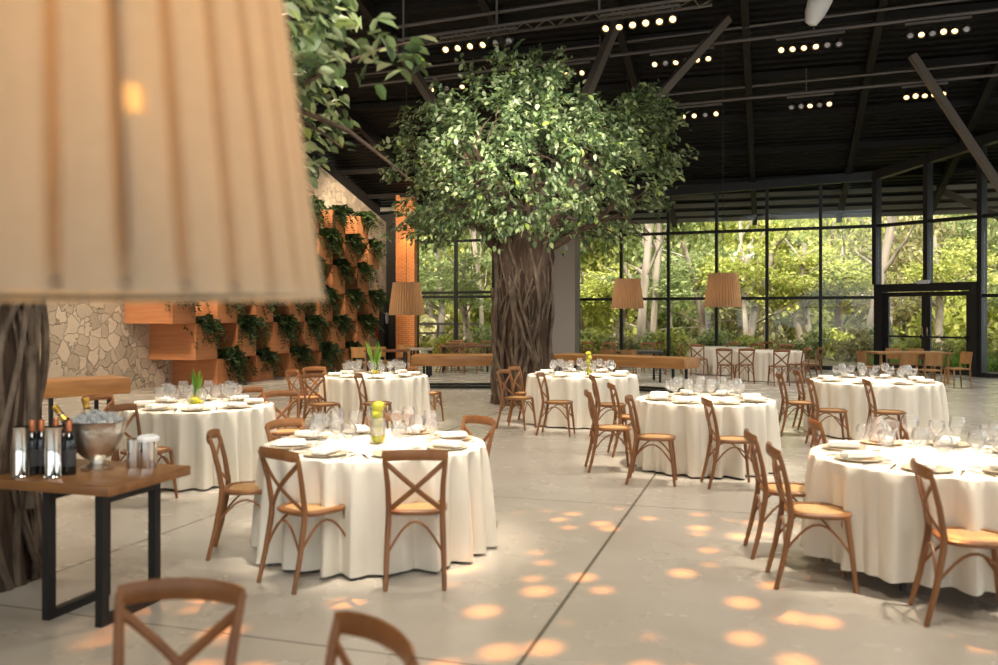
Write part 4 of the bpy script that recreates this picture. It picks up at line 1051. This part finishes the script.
def wood_tree(px, t, h, ck, sc_=1.0, tk=None):
    v = P(px, 314, t); nm = next((b for a, c, b in bays if a <= px < c), 'glass left of the pillar')
    key = (nm, kinds[ck]); seen[key] = seen.get(key, 0)+1
    lab = '%s %s outside, through the %s' % (['nearest', 'second nearest', 'third nearest', 'fourth', 'fifth', 'sixth', 'seventh', 'eighth'][min(7, seen[key]-1)], kinds[ck], nm)
    o = thing('woodland_tree', lab, 'tree', (v.x, v.y, -.12), OR2.uniform(0, 6), 'woodland trees beyond the glass')
    tk = OR2.randrange(3) if tk is None else tk; base_h = [7, 8, 6][tk]
    tr = link('trunk', TRKM[tk], o); tr.scale = (1, 1, h/base_h)
    nc = 3 if h > 6 else 2
    for i in range(1):
        c_ = link('crown', CR[ck], o, (OR2.uniform(-.3, .3), OR2.uniform(-.3, .3), h*.72)); c_.scale = (sc_, sc_, sc_*OR2.uniform(.9, 1.2)*h/7)
def spread(rows):
    for t, x0, x1, n, hh, ss in rows:
        for i in range(n):
            x = x0 + (x1-x0)*(i+OR2.uniform(.2, .8))/n
            wood_tree(x, t*OR2.uniform(.95, 1.06), hh*OR2.uniform(.8, 1.2), OR2.choices(range(5), [4, 3, 2, 3, 2] if x > 700 else [3, 3, 3, 2, 2])[0], ss*OR2.uniform(.85, 1.15))
spread([(35.5, 415, 1010, 13, 4.2, .8), (43, 400, 1040, 15, 7.0, 1.25), (55, 390, 1060, 14, 9.5, 1.7), (74, 380, 1080, 11, 12.5, 2.5)])
# pale trunks standing clear before the wood
for px, t, k, lean in ((640, 34.5, 1, 0), (652, 35, 0, .1), (746, 33.5, 2, -.15), (866, 32, 1, .12), (484, 37, 2, 0)):
    v = P(px, 314, t); nm = next((b for a, c, b in bays if a <= px < c), '')
    o = tag(link('bare_trunk', TRKM[k], None, (v.x, v.y, -.12), px), 'pale bare-barked tree trunk outside the ' + nm + (', its right-hand one' if px == 652 else ''), 'tree', 'pale bare trunks before the wood'); o.scale = (.85, .85, 1.5); o.rotation_euler = (0, lean, px)
# undergrowth shrubs just outside
shr = out_crown(9, 1500, .17, 'out_leaf', (.95, .95, .6)); shr2 = out_crown(10, 1500, .15, 'out_leaf_c', (.95, .95, .65)); shr3 = out_crown(12, 1500, .15, 'out_leaf_b', (.95, .95, .7))
n = 0
for i in range(22):
    px = 420 + 590*(i+OR2.uniform(.2, .8))/22; t = OR2.uniform(31.5, 34.5) if px < 860 else OR2.uniform(27.5, 31)
    v = P(px, 314, t); nm = next((b for a, c, b in bays if a <= px < c), 'glass'); key = ('s', nm); seen[key] = seen.get(key, 0)+1
    o = tag(link('woodland_shrub', [shr, shr2, shr3][i % 3], None, (v.x, v.y, .45), OR2.uniform(0, 6)), '%s leafy shrub outside at the foot of the %s' % (['first', 'second', 'third', 'fourth', 'fifth', 'sixth'][min(5, seen[key]-1)], nm), 'shrub', 'woodland shrubs beyond the glass')
    o.scale = [OR2.uniform(.7, 1.2)]*3
for i in range(30):
    px = 395 + 640*(i+OR2.uniform(.2, .8))/30; t = OR2.uniform(38, 60); v = P(px, 314, t); nm = next((b for a, c, b in bays if a <= px < c), 'glass'); key = ('b', nm); seen[key] = seen.get(key, 0)+1
    o = tag(link('woodland_bush', [shr, shr2, shr3][OR2.randrange(3)], None, (v.x, v.y, 1.0), OR2.uniform(0, 6)), '%s tall bush among the tree trunks beyond the %s' % (['first', 'second', 'third', 'fourth', 'fifth', 'sixth'][min(5, seen[key]-1)], nm), 'bush', 'woodland bushes among the trunks')
    o.scale = [OR2.uniform(2.2, 3.2)]*2+[OR2.uniform(2.6, 4.2)]
gp = []
gu = []
for i in range(9000):
    px = R.uniform(860, 1100); t = R.uniform(24.5, 32); v = P(px, 314, t)
    nrm = Vector((.821, .571, 0))
    if (v-K1).dot(nrm) < .5 or (v-K1).dot(Vector((.39, .92, 0))) < .4: continue
    gp.append((v.x, v.y, 0)); gu.append((R.gauss(0, .3), R.gauss(0, .3), 1))
tag(link('lawn_grass', leaf_mesh('lawn_grass', np.array(gp), np.array(gu), NR.uniform(.15, .4, len(gp)), .07, 'grassy')), 'strip of bright green grass outside the glass door', 'grass', None, 'stuff')

# ------------------------------------------------------------------ light
w = bpy.data.worlds.new('overcast_sky'); sc.world = w; w.use_nodes = True; nt = w.node_tree
bg = nt.nodes['Background']; tc = N(nt, 'ShaderNodeTexCoord'); sx = N(nt, 'ShaderNodeSeparateXYZ'); nt.links.new(tc.outputs['Generated'], sx.inputs[0])
rp = N(nt, 'ShaderNodeValToRGB'); rp.color_ramp.elements[0].position = .0; rp.color_ramp.elements[0].color = (.86, .9, .95, 1); rp.color_ramp.elements[1].position = .6; rp.color_ramp.elements[1].color = (1, 1, 1, 1)
nt.links.new(sx.outputs[2], rp.inputs[0]); nt.links.new(rp.outputs[0], bg.inputs[0]); bg.inputs[1].default_value = 2.0
sun = bpy.data.lights.new('sun', 'SUN'); sun.energy = 8.5; sun.angle = .3; sun.color = (1, .94, .8)
so = bpy.data.objects.new('sun', sun); COL.objects.link(so); so.rotation_euler = Vector((.18, .60, -.75)).to_track_quat('-Z', 'Y').to_euler()
def spot(loc, tgt, power, col=(1, .86, .66), size=50, blend=.6, soft=.12):
    l = bpy.data.lights.new('spot_or_fill', 'SPOT'); l.energy = power; l.color = col; l.spot_size = math.radians(size); l.spot_blend = blend; l.shadow_soft_size = soft
    o = bpy.data.objects.new('spot_or_fill', l); COL.objects.link(o); o.location = loc
    o.rotation_euler = (Vector(tgt)-Vector(loc)).to_track_quat('-Z', 'Y').to_euler(); return o
WARM = (1, .8, .55)
for k in TC:
    c = TC[k]; spot(c+Vector((.6, -.8, 6.6)), c+Vector((0, 0, .76)), 2000, (1, .87, .7), 24, .7)
# general hall fill: added grid of wide spots, not actual fixtures
for x, y in ((-6, 3), (0, 2), (6, 3), (12, 4), (-8, 11), (-2, 10), (4, 10), (10, 11), (-6, 19), (1, 21), (8, 19)):
    z = min(roof_z(x, y), 10.2)-1.2; spot((x, y, z), (x, y+.5, 0), 1250*(.75 if y > 18 else .75 if y < 5 else 1), (1, .85, .67) if x <= 0 else (1, .92, .81), 120, .8, .8)
# warm accents on planters, stone wall and brick pillar
for t, z in ((19, 3), (23, 2.4), (27, 2.6), (30.2, 3.4)):
    p_ = onwall(t, z, .2); spot(p_+(BV*2.2-AV*6 if t < 30 else BV*2.2-AV*5)+Vector((0, 0, 5-z+1.5)), p_, 1500, (1, .82, .6), 70, .8, .5)  # the farthest spot is added fill for the dark end of the wall
spot(Vector((bp.x+.1, bp.y-.55, 4.9)), (bp.x, bp.y-.25, 2.2), 160, (1, .5, .14), 60, .6, .05)
spot(P(300, 40, 10), TC['B']+Vector((-1.6, 0, .6)), 600, (1, .66, .3), 26, .6)
for px, py, t in ((400, 120, 11.5), (660, 100, 11), (530, 60, 10.5), (560, 20, 20)): spot(P(px, py, t)+Vector((0, 0, .5)), (tp.x, tp.y, 4.2), 1000, (1, .96, .88), 50, .8, .6)  # added fill spots to brighten the big tree's crown, no fixtures there
spot((-.6, 1.8, 4.2), (-1.5, 4.8, 3.0), 650, (1, .97, .88), 70, .8, .6)  # added fill for the near tree's leaves, hangs without a fixture
# patterned projector throwing orange dapples on the floor
pj = spot((3.2, 9.5, 8.6), (.7, 4.9, 0), 10000, (1, .33, .07), 29, .3, .04)
pj.data.use_nodes = True; nt = pj.data.node_tree; em = nt.nodes['Emission']
tc = N(nt, 'ShaderNodeTexCoord'); sx = N(nt, 'ShaderNodeSeparateXYZ'); nt.links.new(tc.outputs['Normal'], sx.inputs[0])
dx = N(nt, 'ShaderNodeMath', operation='DIVIDE'); dy = N(nt, 'ShaderNodeMath', operation='DIVIDE')
nt.links.new(sx.outputs[0], dx.inputs[0]); nt.links.new(sx.outputs[2], dx.inputs[1]); nt.links.new(sx.outputs[1], dy.inputs[0]); nt.links.new(sx.outputs[2], dy.inputs[1])
cb = N(nt, 'ShaderNodeCombineXYZ'); nt.links.new(dx.outputs[0], cb.inputs[0]); nt.links.new(dy.outputs[0], cb.inputs[1])
vo = N(nt, 'ShaderNodeTexVoronoi', Scale=33.0); nt.links.new(cb.outputs[0], vo.inputs['Vector'])
mr = N(nt, 'ShaderNodeMapRange'); mr.inputs['From Min'].default_value = .2; mr.inputs['From Max'].default_value = .36; mr.inputs['To Min'].default_value = 1; mr.inputs['To Max'].default_value = 0
nt.links.new(vo.outputs['Distance'], mr.inputs['Value']); nt.links.new(mr.outputs[0], em.inputs['Strength'])
